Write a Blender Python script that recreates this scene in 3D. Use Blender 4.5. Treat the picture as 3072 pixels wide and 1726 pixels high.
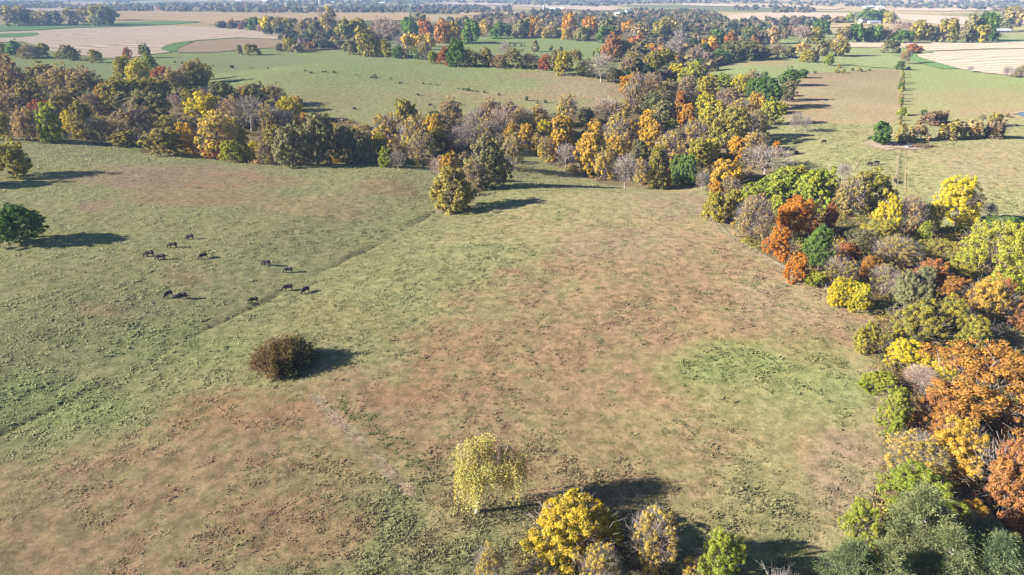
import bpy, bmesh, math
import numpy as np
from mathutils import Vector

for o in list(bpy.data.objects):
    bpy.data.objects.remove(o)
SC = bpy.context.scene
COL = SC.collection

# ------------------------------------------------------------------ camera, sky, sun, exposure
CAM_H, PITCH, FOC = 60.0, math.radians(23.8), 2038.0      # metres, radians, focal length for a 3072 wide frame
cd = bpy.data.cameras.new('camera')
cam = bpy.data.objects.new('camera', cd); COL.objects.link(cam)
cam.location = (0, 0, CAM_H); cam.rotation_euler = (math.pi / 2 - PITCH, 0, 0)
cd.sensor_width = 36.0; cd.lens = 36.0 * FOC / 3072.0
cd.clip_start = 0.5; cd.clip_end = 40000
SC.camera = cam

SUN_EL = math.radians(22.5)
SUN_AZ = math.radians(188.5)          # direction the light comes from, measured in the xy plane from +x
w = bpy.data.worlds.new('World'); SC.world = w; w.use_nodes = True
nt = w.node_tree
sky = nt.nodes.new('ShaderNodeTexSky'); sky.sky_type = 'NISHITA'; sky.sun_disc = False
sky.sun_elevation = SUN_EL
sky.sun_rotation = math.radians(90) - SUN_AZ
sky.altitude = 300; sky.air_density = 0.6; sky.dust_density = 0.3; sky.ozone_density = 1.5
bg = nt.nodes['Background']; bg.inputs['Strength'].default_value = 0.05
nt.links.new(sky.outputs[0], bg.inputs[0])
sd = bpy.data.lights.new('sun', 'SUN'); sd.energy = 5.0; sd.angle = math.radians(0.5); sd.color = (1.0, 0.93, 0.82)
sun = bpy.data.objects.new('sun', sd); COL.objects.link(sun)
sdir = Vector((math.cos(SUN_AZ) * math.cos(SUN_EL), math.sin(SUN_AZ) * math.cos(SUN_EL), math.sin(SUN_EL)))
sun.rotation_euler = sdir.to_track_quat('Z', 'Y').to_euler(); sun.location = (-60, -20, 90)
SC.view_settings.view_transform = 'Standard'; SC.view_settings.look = 'None'
SC.view_settings.gamma = 1.0; SC.view_settings.use_curve_mapping = False
SC.view_settings.exposure = 1.7
SC.render.engine = 'CYCLES'
SC.cycles.max_bounces = 5; SC.cycles.diffuse_bounces = 2; SC.cycles.transmission_bounces = 3
SC.cycles.volume_bounces = 0; SC.cycles.transparent_max_bounces = 4
SC.cycles.use_denoising = True; SC.cycles.denoiser = 'OPENIMAGEDENOISE'; SC.cycles.denoising_input_passes = 'RGB_ALBEDO_NORMAL'; SC.cycles.denoising_prefilter = 'ACCURATE'

# ------------------------------------------------------------------ helpers
def hash2(ix, iy, seed):
    h = (ix.astype(np.int64) * 374761393 + iy.astype(np.int64) * 668265263 + seed * 1442695041) & 0xffffffff
    h = ((h ^ (h >> 13)) * 1274126177) & 0xffffffff
    h = (h ^ (h >> 16)) & 0xffffffff
    return h / 4294967295.0
def vnoise(x, y, seed=0):
    ix, iy = np.floor(x), np.floor(y); fx, fy = x - ix, y - iy
    fx = fx * fx * (3 - 2 * fx); fy = fy * fy * (3 - 2 * fy)
    a = hash2(ix, iy, seed); b = hash2(ix + 1, iy, seed); c = hash2(ix, iy + 1, seed); d = hash2(ix + 1, iy + 1, seed)
    return (a * (1 - fx) + b * fx) * (1 - fy) + (c * (1 - fx) + d * fx) * fy
def fbm(x, y, oct=4, seed=0):
    s = 0; a = 0.5; t = 0
    for k in range(oct):
        s = s + a * vnoise(x, y, seed + k * 17); t += a; a *= 0.5; x = x * 2.03 + 5.1; y = y * 2.03 + 9.7
    return s / t
def sstep(a, b, x):
    t = np.clip((x - a) / (b - a), 0, 1); return t * t * (3 - 2 * t)

SP, CP = math.sin(PITCH), math.cos(PITCH)
def flat(u, v):                      # photo pixel (3072 wide) -> point on the level plane z = 0
    dx = (u - 1536) / FOC; dy = (v - 863) / FOC
    ry = CP - dy * SP; rz = -SP - dy * CP
    t = CAM_H / -rz
    return dx * t, ry * t
def seg_dist(x, y, pts):
    best = np.full(np.shape(x), 1e9)
    for (ax, ay), (bx, by) in zip(pts[:-1], pts[1:]):
        dx, dy = bx - ax, by - ay
        t = np.clip(((x - ax) * dx + (y - ay) * dy) / (dx * dx + dy * dy), 0, 1)
        best = np.minimum(best, np.hypot(x - ax - t * dx, y - ay - t * dy))
    return best
SWALE = [flat(u, v) for u, v in ((-150, 1330), (190, 1210), (450, 1095), (620, 985), (800, 885), (1000, 800), (1180, 710), (1290, 645), (1400, 590), (1500, 500))]
CREEK = [flat(u, v) for u, v in ((-300, 340), (200, 350), (600, 400), (1000, 430), (1300, 430), (1600, 420), (1900, 480), (2200, 520))]
CREEK2 = [flat(u, v) for u, v in ((1800, 460), (2050, 340), (2150, 260), (2080, 200))]
CREEK3 = [flat(u, v) for u, v in ((2100, 520), (2350, 660), (2700, 800), (3000, 1000), (3300, 1300))]
KX, KY = flat(1950, 850)
def height(x, y):
    x = np.asarray(x, float); y = np.asarray(y, float)
    z = 3.0 * (fbm(x / 210 + 3.3, y / 210 + 1.7, 2, 5) - 0.5) * sstep(40, 160, y)
    z = z + 2.0 * np.exp(-((x - KX) / 70) ** 2 - ((y - KY) / 50) ** 2)
    z = z - 2.6 * np.exp(-(seg_dist(x, y, SWALE) / 24) ** 2)
    z = z - 5.0 * np.exp(-(seg_dist(x, y, CREEK) / 34) ** 2)
    z = z - 4.0 * np.exp(-(seg_dist(x, y, CREEK2) / 34) ** 2)
    z = z - 1.2 * np.exp(-(seg_dist(x, y, CREEK3) / 24) ** 2)
    # the grazing hill, its crest in front of the far timber
    crest = 500 + 0.10 * x
    prof = np.where(y < crest, sstep(-170, 0, y - crest), 1 - sstep(0, 95, y - crest))
    z = z + 13.0 * prof * np.exp(-(np.maximum(0, np.abs(x + 40) - 70) / 105) ** 2)
    z = z + 14 * (fbm(x / 900 + 7.1, y / 900 + 2.2, 2, 11) - 0.5) * sstep(700, 1500, y)
    return z
def proj(x, y, z):
    ry = y * CP - (z - CAM_H) * SP
    up = y * SP + (z - CAM_H) * CP
    return 1536 + FOC * x / ry, 863 - FOC * up / ry, ry
TS = np.geomspace(45, 12000, 700)
def ground_at(u, v):                 # where the sight line through a photo pixel meets the terrain
    dx = (u - 1536) / FOC; dy = (v - 863) / FOC
    d = np.array([dx, CP - dy * SP, -SP - dy * CP])
    p = TS[:, None] * d[None, :]
    below = CAM_H + p[:, 2] < height(p[:, 0], p[:, 1])
    if not below.any():
        t = TS[-1]
        return np.array([d[0] * t, d[1] * t, 0.0])
    k = int(np.argmax(below)); a, b = TS[max(k - 1, 0)], TS[k]
    for _ in range(2):
        tt = np.linspace(a, b, 24); f = CAM_H + d[2] * tt - height(d[0] * tt, d[1] * tt)
        j = max(int(np.argmax(f < 0)), 1); a, b = tt[j - 1], tt[j]
    x, y = d[0] * b, d[1] * b
    return np.array([x, y, float(height(x, y))])

def ground_many(uv):
    uv = np.asarray(uv, float); dx = (uv[:, 0] - 1536) / FOC; dy = (uv[:, 1] - 863) / FOC
    d = np.stack([dx, CP - dy * SP, -SP - dy * CP], -1); T_ = np.geomspace(45, 12000, 420)
    p = T_[None, :, None] * d[:, None, :]
    f = CAM_H + p[..., 2] - height(p[..., 0], p[..., 1]); below = f < 0; below[:, -1] = True
    k = np.maximum(np.argmax(below, 1), 1); i = np.arange(len(uv)); fa, fb = f[i, k - 1], f[i, k]
    t = T_[k - 1] + (T_[k] - T_[k - 1]) * np.clip(fa / np.maximum(fa - fb, 1e-6), 0, 1)
    x, y = d[:, 0] * t, d[:, 1] * t
    return np.stack([x, y, height(x, y)], -1)

def mesh_np(name, verts, faces, attrs=None, smooth=False, fmat=None):
    """verts (n,3); faces (m,k) all with the same corner count; attrs: name -> (m,4) or (n,4) colours"""
    me = bpy.data.meshes.new(name)
    verts = np.ascontiguousarray(verts, np.float32); faces = np.ascontiguousarray(faces, np.int32)
    n, (m, k) = len(verts), faces.shape
    me.vertices.add(n); me.vertices.foreach_set('co', verts.ravel())
    me.loops.add(m * k); me.loops.foreach_set('vertex_index', faces.ravel())
    me.polygons.add(m); me.polygons.foreach_set('loop_start', np.arange(0, m * k, k, dtype=np.int32))
    if fmat is not None: me.polygons.foreach_set('material_index', np.asarray(fmat, np.int32))
    me.polygons.foreach_set('use_smooth', np.full(m, smooth, bool))
    me.update(calc_edges=True)
    for an, av in (attrs or {}).items():
        dom = 'FACE' if len(av) == m and len(av) != n else 'POINT'
        at = me.attributes.new(an, 'FLOAT_COLOR', dom)
        at.data.foreach_set('color', np.ascontiguousarray(av, np.float32).ravel())
    return me
def link(name, data, parent=None, mats=()):
    o = bpy.data.objects.new(name, data); COL.objects.link(o)
    if parent is not None: o.parent = parent
    if data is not None and mats:
        for m in mats:
            if m.name not in [x.name for x in data.materials if x]: data.materials.append(m)
    return o
def tag(o, label=None, category=None, group=None, kind=None):
    if label: o['label'] = label
    if category: o['category'] = category
    if group: o['group'] = group
    if kind: o['kind'] = kind
    return o
def empty(name, loc, rz=0.0):
    o = bpy.data.objects.new(name, None); COL.objects.link(o)
    o.location = loc; o.rotation_euler = (0, 0, rz); o.empty_display_size = 0.5
    return o

# ------------------------------------------------------------------ materials
def new_mat(name):
    m = bpy.data.materials.new(name); m.use_nodes = True
    n = m.node_tree.nodes; n.clear()
    return m, n, m.node_tree.links
def N(n, t, **kw):
    x = n.new(t)
    for k, v in kw.items():
        if k.startswith('_'): setattr(x, k[1:], v)
        else: x.inputs[k].default_value = v
    return x
def mix(n, l, fac, a, b, typ='MIX'):
    x = n.new('ShaderNodeMix'); x.data_type = 'RGBA'; x.blend_type = typ
    for sock, v in ((x.inputs[0], fac), (x.inputs[6], a), (x.inputs[7], b)):
        if isinstance(v, bpy.types.NodeSocket): l.new(v, sock)
        elif isinstance(v, (int, float)): sock.default_value = v
        else: sock.default_value = (*v, 1)
    return x.outputs[2]
def mathn(n, l, op, a, b=0.0):
    x = n.new('ShaderNodeMath'); x.operation = op
    for s, v in ((x.inputs[0], a), (x.inputs[1], b)):
        if isinstance(v, bpy.types.NodeSocket): l.new(v, s)
        else: s.default_value = v
    return x.outputs[0]
def ramp(n, l, fac, stops):
    x = n.new('ShaderNodeValToRGB'); e = x.color_ramp.elements
    while len(e) < len(stops): e.new(0.5)
    for k, (p, c) in enumerate(stops): e[k].position = p; e[k].color = (*c, 1) if len(c) == 3 else c
    l.new(fac, x.inputs[0]); return x.outputs[0]
def out(n, l, sh):
    o = n.new('ShaderNodeOutputMaterial'); l.new(sh, o.inputs[0])

def ground_material(name, plain=None, rows=None, bump=0.3):
    """pasture turf: the sward's own colour comes with the mesh (or is one plain colour), tussock, thatch and grain are noise"""
    m, n, l = new_mat(name)
    geo = n.new('ShaderNodeNewGeometry')
    if plain is None:
        at = N(n, 'ShaderNodeAttribute', _attribute_name='sward'); base = at.outputs['Color']
    else:
        rgb = n.new('ShaderNodeRGB'); rgb.outputs[0].default_value = (*plain, 1); base = rgb.outputs[0]
    def noise(scale, det, rough=0.6):
        t = N(n, 'ShaderNodeTexNoise', Scale=scale, Detail=det, Roughness=rough); l.new(geo.outputs['Position'], t.inputs['Vector']); return t.outputs[0]
    big, mid, fine = noise(0.035, 4), noise(0.55, 5, 0.7), noise(2.4, 4, 0.75)
    c = mix(n, l, ramp(n, l, big, [(0.35, (0, 0, 0)), (0.7, (0.35,) * 3)]), base, (0.20, 0.15, 0.09) if plain is None else tuple(x * 0.8 for x in plain))
    dark = mix(n, l, 1.0, c, (0.66, 0.72, 0.60), 'MULTIPLY'); lite = mix(n, l, 1.0, c, (1.24, 1.19, 1.13), 'MULTIPLY')
    c2 = mix(n, l, ramp(n, l, mid, [(0.36, (0, 0, 0)), (0.62, (1, 1, 1))]), dark, lite)
    c3 = mix(n, l, 0.5, c2, mix(n, l, 1.0, c2, ramp(n, l, fine, [(0.32, (0.45, 0.47, 0.45)), (0.68, (1.5, 1.5, 1.45))]), 'MULTIPLY'))
    if rows:
        period, ang, amt = rows
        mp = N(n, 'ShaderNodeMapping'); mp.inputs['Rotation'].default_value = (0, 0, ang); l.new(geo.outputs['Position'], mp.inputs[0])
        bend = N(n, 'ShaderNodeTexNoise', Scale=0.006, Detail=2.0); l.new(geo.outputs['Position'], bend.inputs['Vector'])
        add = N(n, 'ShaderNodeVectorMath', _operation='MULTIPLY_ADD'); l.new(bend.outputs['Color'], add.inputs[0]); add.inputs[1].default_value = (0, 110, 0); l.new(mp.outputs[0], add.inputs[2])
        wv = N(n, 'ShaderNodeTexWave', Scale=0.314 / period, Distortion=0.0)
        wv.bands_direction = 'Y'; l.new(add.outputs[0], wv.inputs[0])
        c3 = mix(n, l, amt, c3, mix(n, l, 1.0, c3, ramp(n, l, wv.outputs[1], [(0.25, (0.62, 0.60, 0.58)), (0.75, (1.12, 1.12, 1.12))]), 'MULTIPLY'))
    h = mathn(n, l, 'ADD', mathn(n, l, 'MULTIPLY', mid, 1.0), mathn(n, l, 'MULTIPLY', fine, 0.45))
    bp = N(n, 'ShaderNodeBump', Strength=bump, Distance=0.35); l.new(h, bp.inputs['Height'])
    bs = N(n, 'ShaderNodeBsdfDiffuse', Roughness=0.45); l.new(c3, bs.inputs[0]); l.new(bp.outputs[0], bs.inputs['Normal'])
    out(n, l, bs.outputs[0]); return m

def leaf_material(name, A, B, spread=0.5):
    m, n, l = new_mat(name)
    at = N(n, 'ShaderNodeAttribute', _attribute_name='leaf')
    sep = n.new('ShaderNodeSeparateColor'); l.new(at.outputs['Color'], sep.inputs[0])
    oi = n.new('ShaderNodeObjectInfo')
    f = mathn(n, l, 'ADD', mathn(n, l, 'MULTIPLY', sep.outputs[0], 0.40), mathn(n, l, 'MULTIPLY', sep.outputs[1], 0.75))
    f = mathn(n, l, 'ADD', f, mathn(n, l, 'MULTIPLY', mathn(n, l, 'SUBTRACT', oi.outputs['Random'], 0.5), spread))
    c = mix(n, l, ramp(n, l, f, [(0.3, (0, 0, 0)), (0.8, (1, 1, 1))]), A, B)
    val = mathn(n, l, 'ADD', 0.86, mathn(n, l, 'MULTIPLY', sep.outputs[2], 0.60))
    hs = N(n, 'ShaderNodeHueSaturation'); l.new(c, hs.inputs['Color']); l.new(val, hs.inputs['Value'])
    l.new(mathn(n, l, 'ADD', 0.485, mathn(n, l, 'MULTIPLY', sep.outputs[0], 0.03)), hs.inputs['Hue'])
    d = N(n, 'ShaderNodeBsdfDiffuse'); l.new(hs.outputs[0], d.inputs[0])
    t = n.new('ShaderNodeBsdfTranslucent'); l.new(hs.outputs[0], t.inputs[0])
    ms = N(n, 'ShaderNodeMixShader'); ms.inputs[0].default_value = 0.34
    l.new(d.outputs[0], ms.inputs[1]); l.new(t.outputs[0], ms.inputs[2]); out(n, l, ms.outputs[0]); return m
def mass_material(name, tr=0.3):
    m, n, l = new_mat(name)
    at = N(n, 'ShaderNodeAttribute', _attribute_name='leaf')
    d = N(n, 'ShaderNodeBsdfDiffuse'); l.new(at.outputs['Color'], d.inputs[0])
    t = n.new('ShaderNodeBsdfTranslucent'); l.new(at.outputs['Color'], t.inputs[0])
    ms = N(n, 'ShaderNodeMixShader'); ms.inputs[0].default_value = tr
    l.new(d.outputs[0], ms.inputs[1]); l.new(t.outputs[0], ms.inputs[2]); out(n, l, ms.outputs[0]); return m
def simple(name, c, rough=0.8, noise=6.0, amt=0.35, spec=0.2, metal=0.0):
    m, n, l = new_mat(name)
    tc = n.new('ShaderNodeTexCoord')
    t = N(n, 'ShaderNodeTexNoise', Scale=noise, Detail=4.0); l.new(tc.outputs['Object'], t.inputs['Vector'])
    cc = mix(n, l, ramp(n, l, t.outputs[0], [(0.3, (0, 0, 0)), (0.7, (1, 1, 1))]), tuple(x * (1 - amt) for x in c), tuple(min(1, x * (1 + amt * 0.5)) for x in c))
    b = N(n, 'ShaderNodeBsdfPrincipled', Roughness=rough, Metallic=metal); b.inputs['Specular IOR Level'].default_value = spec
    l.new(cc, b.inputs['Base Color']); out(n, l, b.outputs[0]); return m

M_TURF = ground_material('pasture_turf')
M_BARK = simple('bark', (0.15, 0.12, 0.10), 0.9, 8)
M_PALEBARK = simple('pale_bark', (0.42, 0.38, 0.34), 0.9, 8)
M_TWIG = simple('grey_twigs', (0.31, 0.27, 0.25), 0.9, 3)
M_TWIGPINK = simple('pinkish_twigs', (0.42, 0.31, 0.26), 0.9, 3)
M_MASS = mass_material('mixed_leaves'); M_GRASS = mass_material('grass_blades', 0.5)

# ------------------------------------------------------------------ ground
C = dict(green=(0.272, 0.276, 0.148), bgreen=(0.225, 0.298, 0.118), dgreen=(0.198, 0.216, 0.106), olive=(0.268, 0.240, 0.128),
         brown=(0.318, 0.212, 0.142), rbrown=(0.318, 0.194, 0.126), straw=(0.335, 0.265, 0.165), pink=(0.315, 0.228, 0.172),
         litter=(0.130, 0.098, 0.062), hill=(0.228, 0.272, 0.132), tan=(0.325, 0.242, 0.175))
def poly_world(pts):
    return np.array([ground_at(u, v)[:2] for u, v in pts])
def in_poly(x, y, P):
    r = np.zeros(np.shape(x), bool); j = len(P) - 1
    for i in range(len(P)):
        xi, yi = P[i]; xj, yj = P[j]
        with np.errstate(divide='ignore', invalid='ignore'):
            c = ((yi > y) != (yj > y)) & (x < (xj - xi) * (y - yi) / (yj - yi) + xi)
        r ^= c; j = i
    return r
PATCH = [  # sward patches seen in the photo: u, v, half width, half height, colour, strength
    (2000, 1000, 780, 420, 'brown', .85), (2250, 800, 420, 200, 'brown', .6), (2330, 790, 300, 130, 'tan', .7), (2100, 640, 260, 60, 'tan', .6), (2500, 930, 120, 120, 'tan', .6), (2560, 1250, 90, 150, 'tan', .5), (1500, 1350, 900, 300, 'brown', .85), (600, 1560, 900, 240, 'brown', .6), (1900, 640, 420, 110, 'straw', .6),
    (1950, 900, 560, 230, 'brown', .85), (1650, 690, 340, 80, 'straw', .8), (2050, 610, 260, 55, 'tan', .7), (1850, 740, 260, 60, 'pink', .6),
    (1500, 1060, 330, 110, 'rbrown', .8), (1700, 1020, 420, 120, 'brown', .8), (1500, 1300, 520, 130, 'brown', .7), (1800, 1350, 400, 150, 'olive', .35),
    (700, 1250, 230, 80, 'rbrown', .85), (500, 1450, 480, 160, 'brown', .75), (950, 1590, 380, 130, 'rbrown', .6), (300, 1650, 420, 120, 'brown', .6),
    (1100, 1420, 300, 120, 'olive', .45), (1250, 1180, 130, 50, 'rbrown', .8),
    (2480, 1000, 130, 160, 'brown', .8), (2540, 1380, 110, 260, 'pink', .85), (2350, 900, 170, 80, 'tan', .6), (2480, 850, 120, 60, 'straw', .5),
    (2330, 1150, 300, 115, 'bgreen', .55), (2200, 1080, 170, 70, 'bgreen', .6), (2420, 1190, 190, 90, 'bgreen', .5), (2300, 1250, 220, 60, 'green', .5), (2260, 1480, 130, 160, 'green', .75), (2100, 1600, 240, 90, 'olive', .6), (2370, 1560, 90, 120, 'green', .5),
    (520, 530, 340, 32, 'pink', .75), (800, 545, 260, 26, 'brown', .65), (620, 590, 230, 30, 'brown', .6), (290, 620, 60, 14, 'pink', .7), (1000, 620, 260, 45, 'straw', .55),
    (1150, 560, 150, 30, 'brown', .5), (300, 930, 150, 45, 'brown', .55), (180, 1010, 190, 40, 'dgreen', .5), (560, 830, 90, 30, 'brown', .4), (250, 900, 260, 70, 'dgreen', .3),
    (1420, 660, 150, 40, 'green', .5), (1250, 800, 220, 60, 'green', .55), (1050, 960, 230, 70, 'olive', .5), (120, 1200, 330, 110, 'bgreen', .45), (500, 1050, 330, 90, 'bgreen', .35),
    (1760, 268, 210, 34, 'tan', .75), (1500, 285, 300, 18, 'straw', .55), (1650, 230, 180, 16, 'pink', .5), (1900, 330, 160, 40, 'tan', .8), (1350, 245, 200, 12, 'olive', .4),
    (2900, 290, 260, 24, 'pink', .35), (3000, 500, 260, 85, 'tan', .7), (2820, 470, 120, 40, 'pink', .35), (2950, 345, 160, 25, 'tan', .7), (2250, 185, 120, 16, 'tan', .6),
    (2750, 445, 90, 18, 'straw', .5), (2620, 400, 120, 20, 'straw', .4), (1600, 140, 200, 18, 'bgreen', .4),
]
WOODS = [
    [(-60, 330), (-60, 410), (240, 420), (420, 430), (440, 462), (560, 462), (700, 488), (820, 495), (1100, 492), (1130, 380), (900, 330), (700, 350), (560, 300), (440, 320), (300, 300), (120, 260), (-60, 245)],
    [(1120, 400), (1130, 488), (1330, 490), (1420, 470), (1560, 430), (1640, 480), (1720, 520), (1830, 555), (2010, 572), (2120, 560), (2170, 650), (2240, 735), (2360, 805), (2500, 860), (2610, 960), (2640, 1150), (2670, 1400), (2560, 1760), (3200, 1760), (3200, 820), (2900, 700), (2560, 640), (2400, 560), (2300, 480), (2290, 400), (2270, 330), (2260, 260), (2060, 210), (1930, 270), (1860, 330), (1600, 345), (1400, 345), (1250, 345)],
    [(760, 90), (1000, 72), (1300, 72), (1650, 50), (2050, 50), (2300, 100), (2300, 172), (2150, 205), (2080, 240), (1900, 245), (1860, 180), (1750, 178), (1600, 172), (1420, 178), (1400, 150), (1450, 120), (1560, 108), (1700, 108), (1300, 100), (1100, 140), (900, 160)],
    [(1310, 500), (1350, 610), (1410, 605), (1500, 530), (1480, 490), (1380, 480)],
    [(2000, 1760), (1560, 1760), (1520, 1640), (1640, 1590), (1900, 1600), (2040, 1680)],
]
WOODS_W = [poly_world(p) for p in WOODS]
BROWN_PASTURE = poly_world([(2370, 222), (2696, 207), (2700, 330), (2680, 372), (2430, 372), (2330, 345), (2330, 290)])
CLEARING = poly_world([(1270, 162), (1330, 150), (1400, 125), (1500, 108), (1640, 111), (1800, 126), (1850, 150), (1850, 178), (1700, 175), (1500, 172), (1330, 172)])
def patch_world():
    res = []
    for u, v, ru, rv, c, s in PATCH:
        p = ground_at(u, v); a = ground_at(u - ru, v); b = ground_at(u + ru, v); f = ground_at(u, max(v - rv, -25)); g = ground_at(u, v + rv)
        # depth extent is skewed by perspective; keep separate near and far radii
        res.append((p[0], p[1], abs(b[0] - a[0]) / 2, max(f[1] - p[1], 1), max(p[1] - g[1], 1), np.array(C[c]), s, p[0] / p[1]))
    return res
PW = patch_world()
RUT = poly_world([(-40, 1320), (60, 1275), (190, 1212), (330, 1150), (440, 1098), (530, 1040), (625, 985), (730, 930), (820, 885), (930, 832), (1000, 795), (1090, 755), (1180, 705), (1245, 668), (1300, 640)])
OLDFENCE = poly_world([(930, 1185), (985, 1235), (1050, 1300), (1120, 1365), (1180, 1420), (1245, 1475)])
def sward(x, y):
    wx = (fbm(x / 14, y / 14, 4, 31) - 0.5); wy = (fbm(x / 14 + 50, y / 14 + 20, 4, 37) - 0.5)
    wl = (fbm(x / 60 + 9, y / 60, 3, 41) - 0.5)
    w3 = fbm(x / 4.5, y / 4.5, 3, 43) - 0.5
    col = np.empty(x.shape + (3,)); col[:] = C['green']
    t = sstep(380, 450, y); col = col * (1 - t[..., None]) + np.array(C['hill']) * t[..., None]
    far = sstep(900, 1400, y)[..., None]; fz = fbm(x / 260, y / 420, 3, 77)[..., None]
    farc = np.where(fz > 0.55, np.array(C['straw']) * 1.3, np.where(fz > 0.45, np.array(C['olive']), np.array((0.15, 0.17, 0.09))))
    col = col * (1 - far) + farc * far
    for px, py, rx, rf, rn, c, s, slope in PW:
        ry = np.where(y > py, rf, rn)
        dx = (x - px - slope * (y - py)) / rx; dy = (y - py) / ry
        d = np.sqrt(dx * dx + dy * dy)
        wgt = s * (1 - sstep(0.5, 1.15, d + 1.1 * wl + 0.9 * wx + 0.5 * w3))
        col = col * (1 - wgt[..., None]) + c * wgt[..., None]
    k = in_poly(x, y, BROWN_PASTURE) * 0.8
    col = col * (1 - k[..., None]) + (np.array(C['tan']) * (0.9 + 0.5 * wl[..., None])) * k[..., None]
    for P in WOODS_W:
        k = in_poly(x + 6 * wx, y + 8 * wy, P) * 0.85
        col = col * (1 - k[..., None]) + np.array(C['litter']) * k[..., None]
    k = in_poly(x + 4 * wx, y + 8 * wy, CLEARING) * 0.9
    col = col * (1 - k[..., None]) + np.array((0.20, 0.265, 0.115)) * k[..., None]
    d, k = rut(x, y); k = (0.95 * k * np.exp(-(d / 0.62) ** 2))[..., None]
    col = col * (1 - k) + np.array((0.10, 0.105, 0.05)) * k  # dark line painted along the rut, standing in for the shade of its bank
    d = seg_dist(x + 1.6 * wx, y + 1.6 * wy, OLDFENCE); k = (1.0 * (1 - sstep(0.3, 0.95, d + 1.5 * (fbm(x / 2.2, y / 2.2, 2, 83) - 0.5))))[..., None]
    col = col * (1 - k) + np.array((0.44, 0.33, 0.265)) * k
    # small tussock-scale mottling between greener and drier grass
    mt = sstep(0.48, 0.66, fbm(x / 3.2, y / 3.2, 3, 91))[..., None] * (1 - sstep(250, 500, y))[..., None]
    gr = np.array(C['dgreen']) * 1.15
    return np.clip((col * (1 - 0.3 * mt) + gr * 0.3 * mt) * 0.83, 0.01, 0.8)
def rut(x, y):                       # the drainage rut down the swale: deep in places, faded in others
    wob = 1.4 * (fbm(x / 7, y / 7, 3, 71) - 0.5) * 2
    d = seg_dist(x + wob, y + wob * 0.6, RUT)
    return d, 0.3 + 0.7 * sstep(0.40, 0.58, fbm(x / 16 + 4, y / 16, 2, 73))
def fine_relief(x, y):
    d, k = rut(x, y)
    return -0.6 * k * np.exp(-(d / 0.7) ** 2) + (0.30 * (fbm(x / 2.6, y / 2.6, 3, 61) - 0.5) + 0.9 * (fbm(x / 22, y / 22, 3, 63) - 0.5)) * (1 - sstep(220, 420, y))

ys = np.concatenate([np.linspace(-160, 22, 14), np.geomspace(26, 12000, 690)])
ss = np.linspace(-1, 1, 461)
hw = np.maximum(95, ys * 0.98 + 55)
X = ss[None, :] * hw[:, None]; Y = np.repeat(ys[:, None], len(ss), 1)
Z = height(X, Y) + fine_relief(X, Y)
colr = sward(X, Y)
nr, nc = X.shape
idx = np.arange(nr * nc).reshape(nr, nc)
F = np.stack([idx[:-1, :-1], idx[:-1, 1:], idx[1:, 1:], idx[1:, :-1]], -1).reshape(-1, 4)
V = np.stack([X, Y, Z], -1).reshape(-1, 3)
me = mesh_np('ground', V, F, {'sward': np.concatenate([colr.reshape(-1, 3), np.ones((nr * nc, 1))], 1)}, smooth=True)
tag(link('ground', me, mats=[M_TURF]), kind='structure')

def sheet(name, pts, mat, lift=0.12, step=24.0, label=None):
    P = [ground_at(u, v) for u, v in pts]
    bm = bmesh.new(); vs = [bm.verts.new((p[0], p[1], 0)) for p in P]
    es = [bm.edges.new((vs[i], vs[(i + 1) % len(vs)])) for i in range(len(vs))]
    bmesh.ops.triangle_fill(bm, use_beauty=True, edges=es)
    xs = [p[0] for p in P]; yy = [p[1] for p in P]
    dia = max(max(xs) - min(xs), max(yy) - min(yy)); st = max(step, dia / 60)
    for ax, lo, hi in ((0, min(xs), max(xs)), (1, min(yy), max(yy))):
        k = lo + st * 0.5
        while k < hi:
            no = (1, 0, 0) if ax == 0 else (0, 1, 0); co = (k, 0, 0) if ax == 0 else (0, k, 0)
            bmesh.ops.bisect_plane(bm, geom=bm.verts[:] + bm.edges[:] + bm.faces[:], plane_co=co, plane_no=no)
            k += st
    bmesh.ops.triangulate(bm, faces=bm.faces[:])
    co = np.array([v.co[:] for v in bm.verts])
    zz = height(co[:, 0], co[:, 1]) + lift + co[:, 1] * 0.0004
    for v, z in zip(bm.verts, zz): v.co.z = z
    for f in bm.faces:
        if f.normal.z < 0: f.normal_flip()
    me = bpy.data.meshes.new(name); bm.to_mesh(me); bm.free()
    o = link(name, me, mats=[mat]); tag(o, label=label, kind='structure'); return o
q = 0.3975
def cr(x0, y0, pts, s=q): return [(x0 + a * s, y0 + b * s) for a, b in pts]
STUB = ground_material('corn_stubble', (0.45, 0.370, 0.325), rows=(19, 0.10, 0.75), bump=0.3)
STUB2 = ground_material('corn_stubble_pale', (0.44, 0.355, 0.300), rows=(15, -0.25, 0.65), bump=0.3)
TANF = ground_material('bean_stubble', (0.40, 0.30, 0.20), rows=(34, 0.05, 0.6), bump=0.3)
GRASSF = ground_material('grass_strip', (0.125, 0.195, 0.085), bump=0.3)
HAY = ground_material('hay_field', (0.22, 0.25, 0.13), rows=(16, 0.5, 0.6), bump=0.3)
WEEDF = ground_material('weedy_fallow', (0.28, 0.215, 0.165), bump=0.5)
A0, B0, C0 = (0, 0), (1024, 0), (2048, 0)
sheet('harvested_field', cr(*A0, [(-60, 247), (300, 236), (600, 215), (1000, 206), (1300, 200), (1700, 213), (2000, 245), (2290, 287), (2270, 305), (2000, 296), (1800, 287), (1500, 306), (1330, 326), (1240, 352), (1215, 375), (1290, 398), (1150, 412), (960, 442), (800, 442), (640, 425), (500, 412), (390, 392), (370, 370), (180, 318), (-60, 326)]), STUB, 0.25)
sheet('grass_strip', cr(*A0, [(-60, 192), (300, 176), (600, 183), (900, 173), (1300, 162), (1520, 170), (1350, 184), (900, 206), (600, 211), (300, 228), (-60, 243)]), GRASSF, 0.25)
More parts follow.
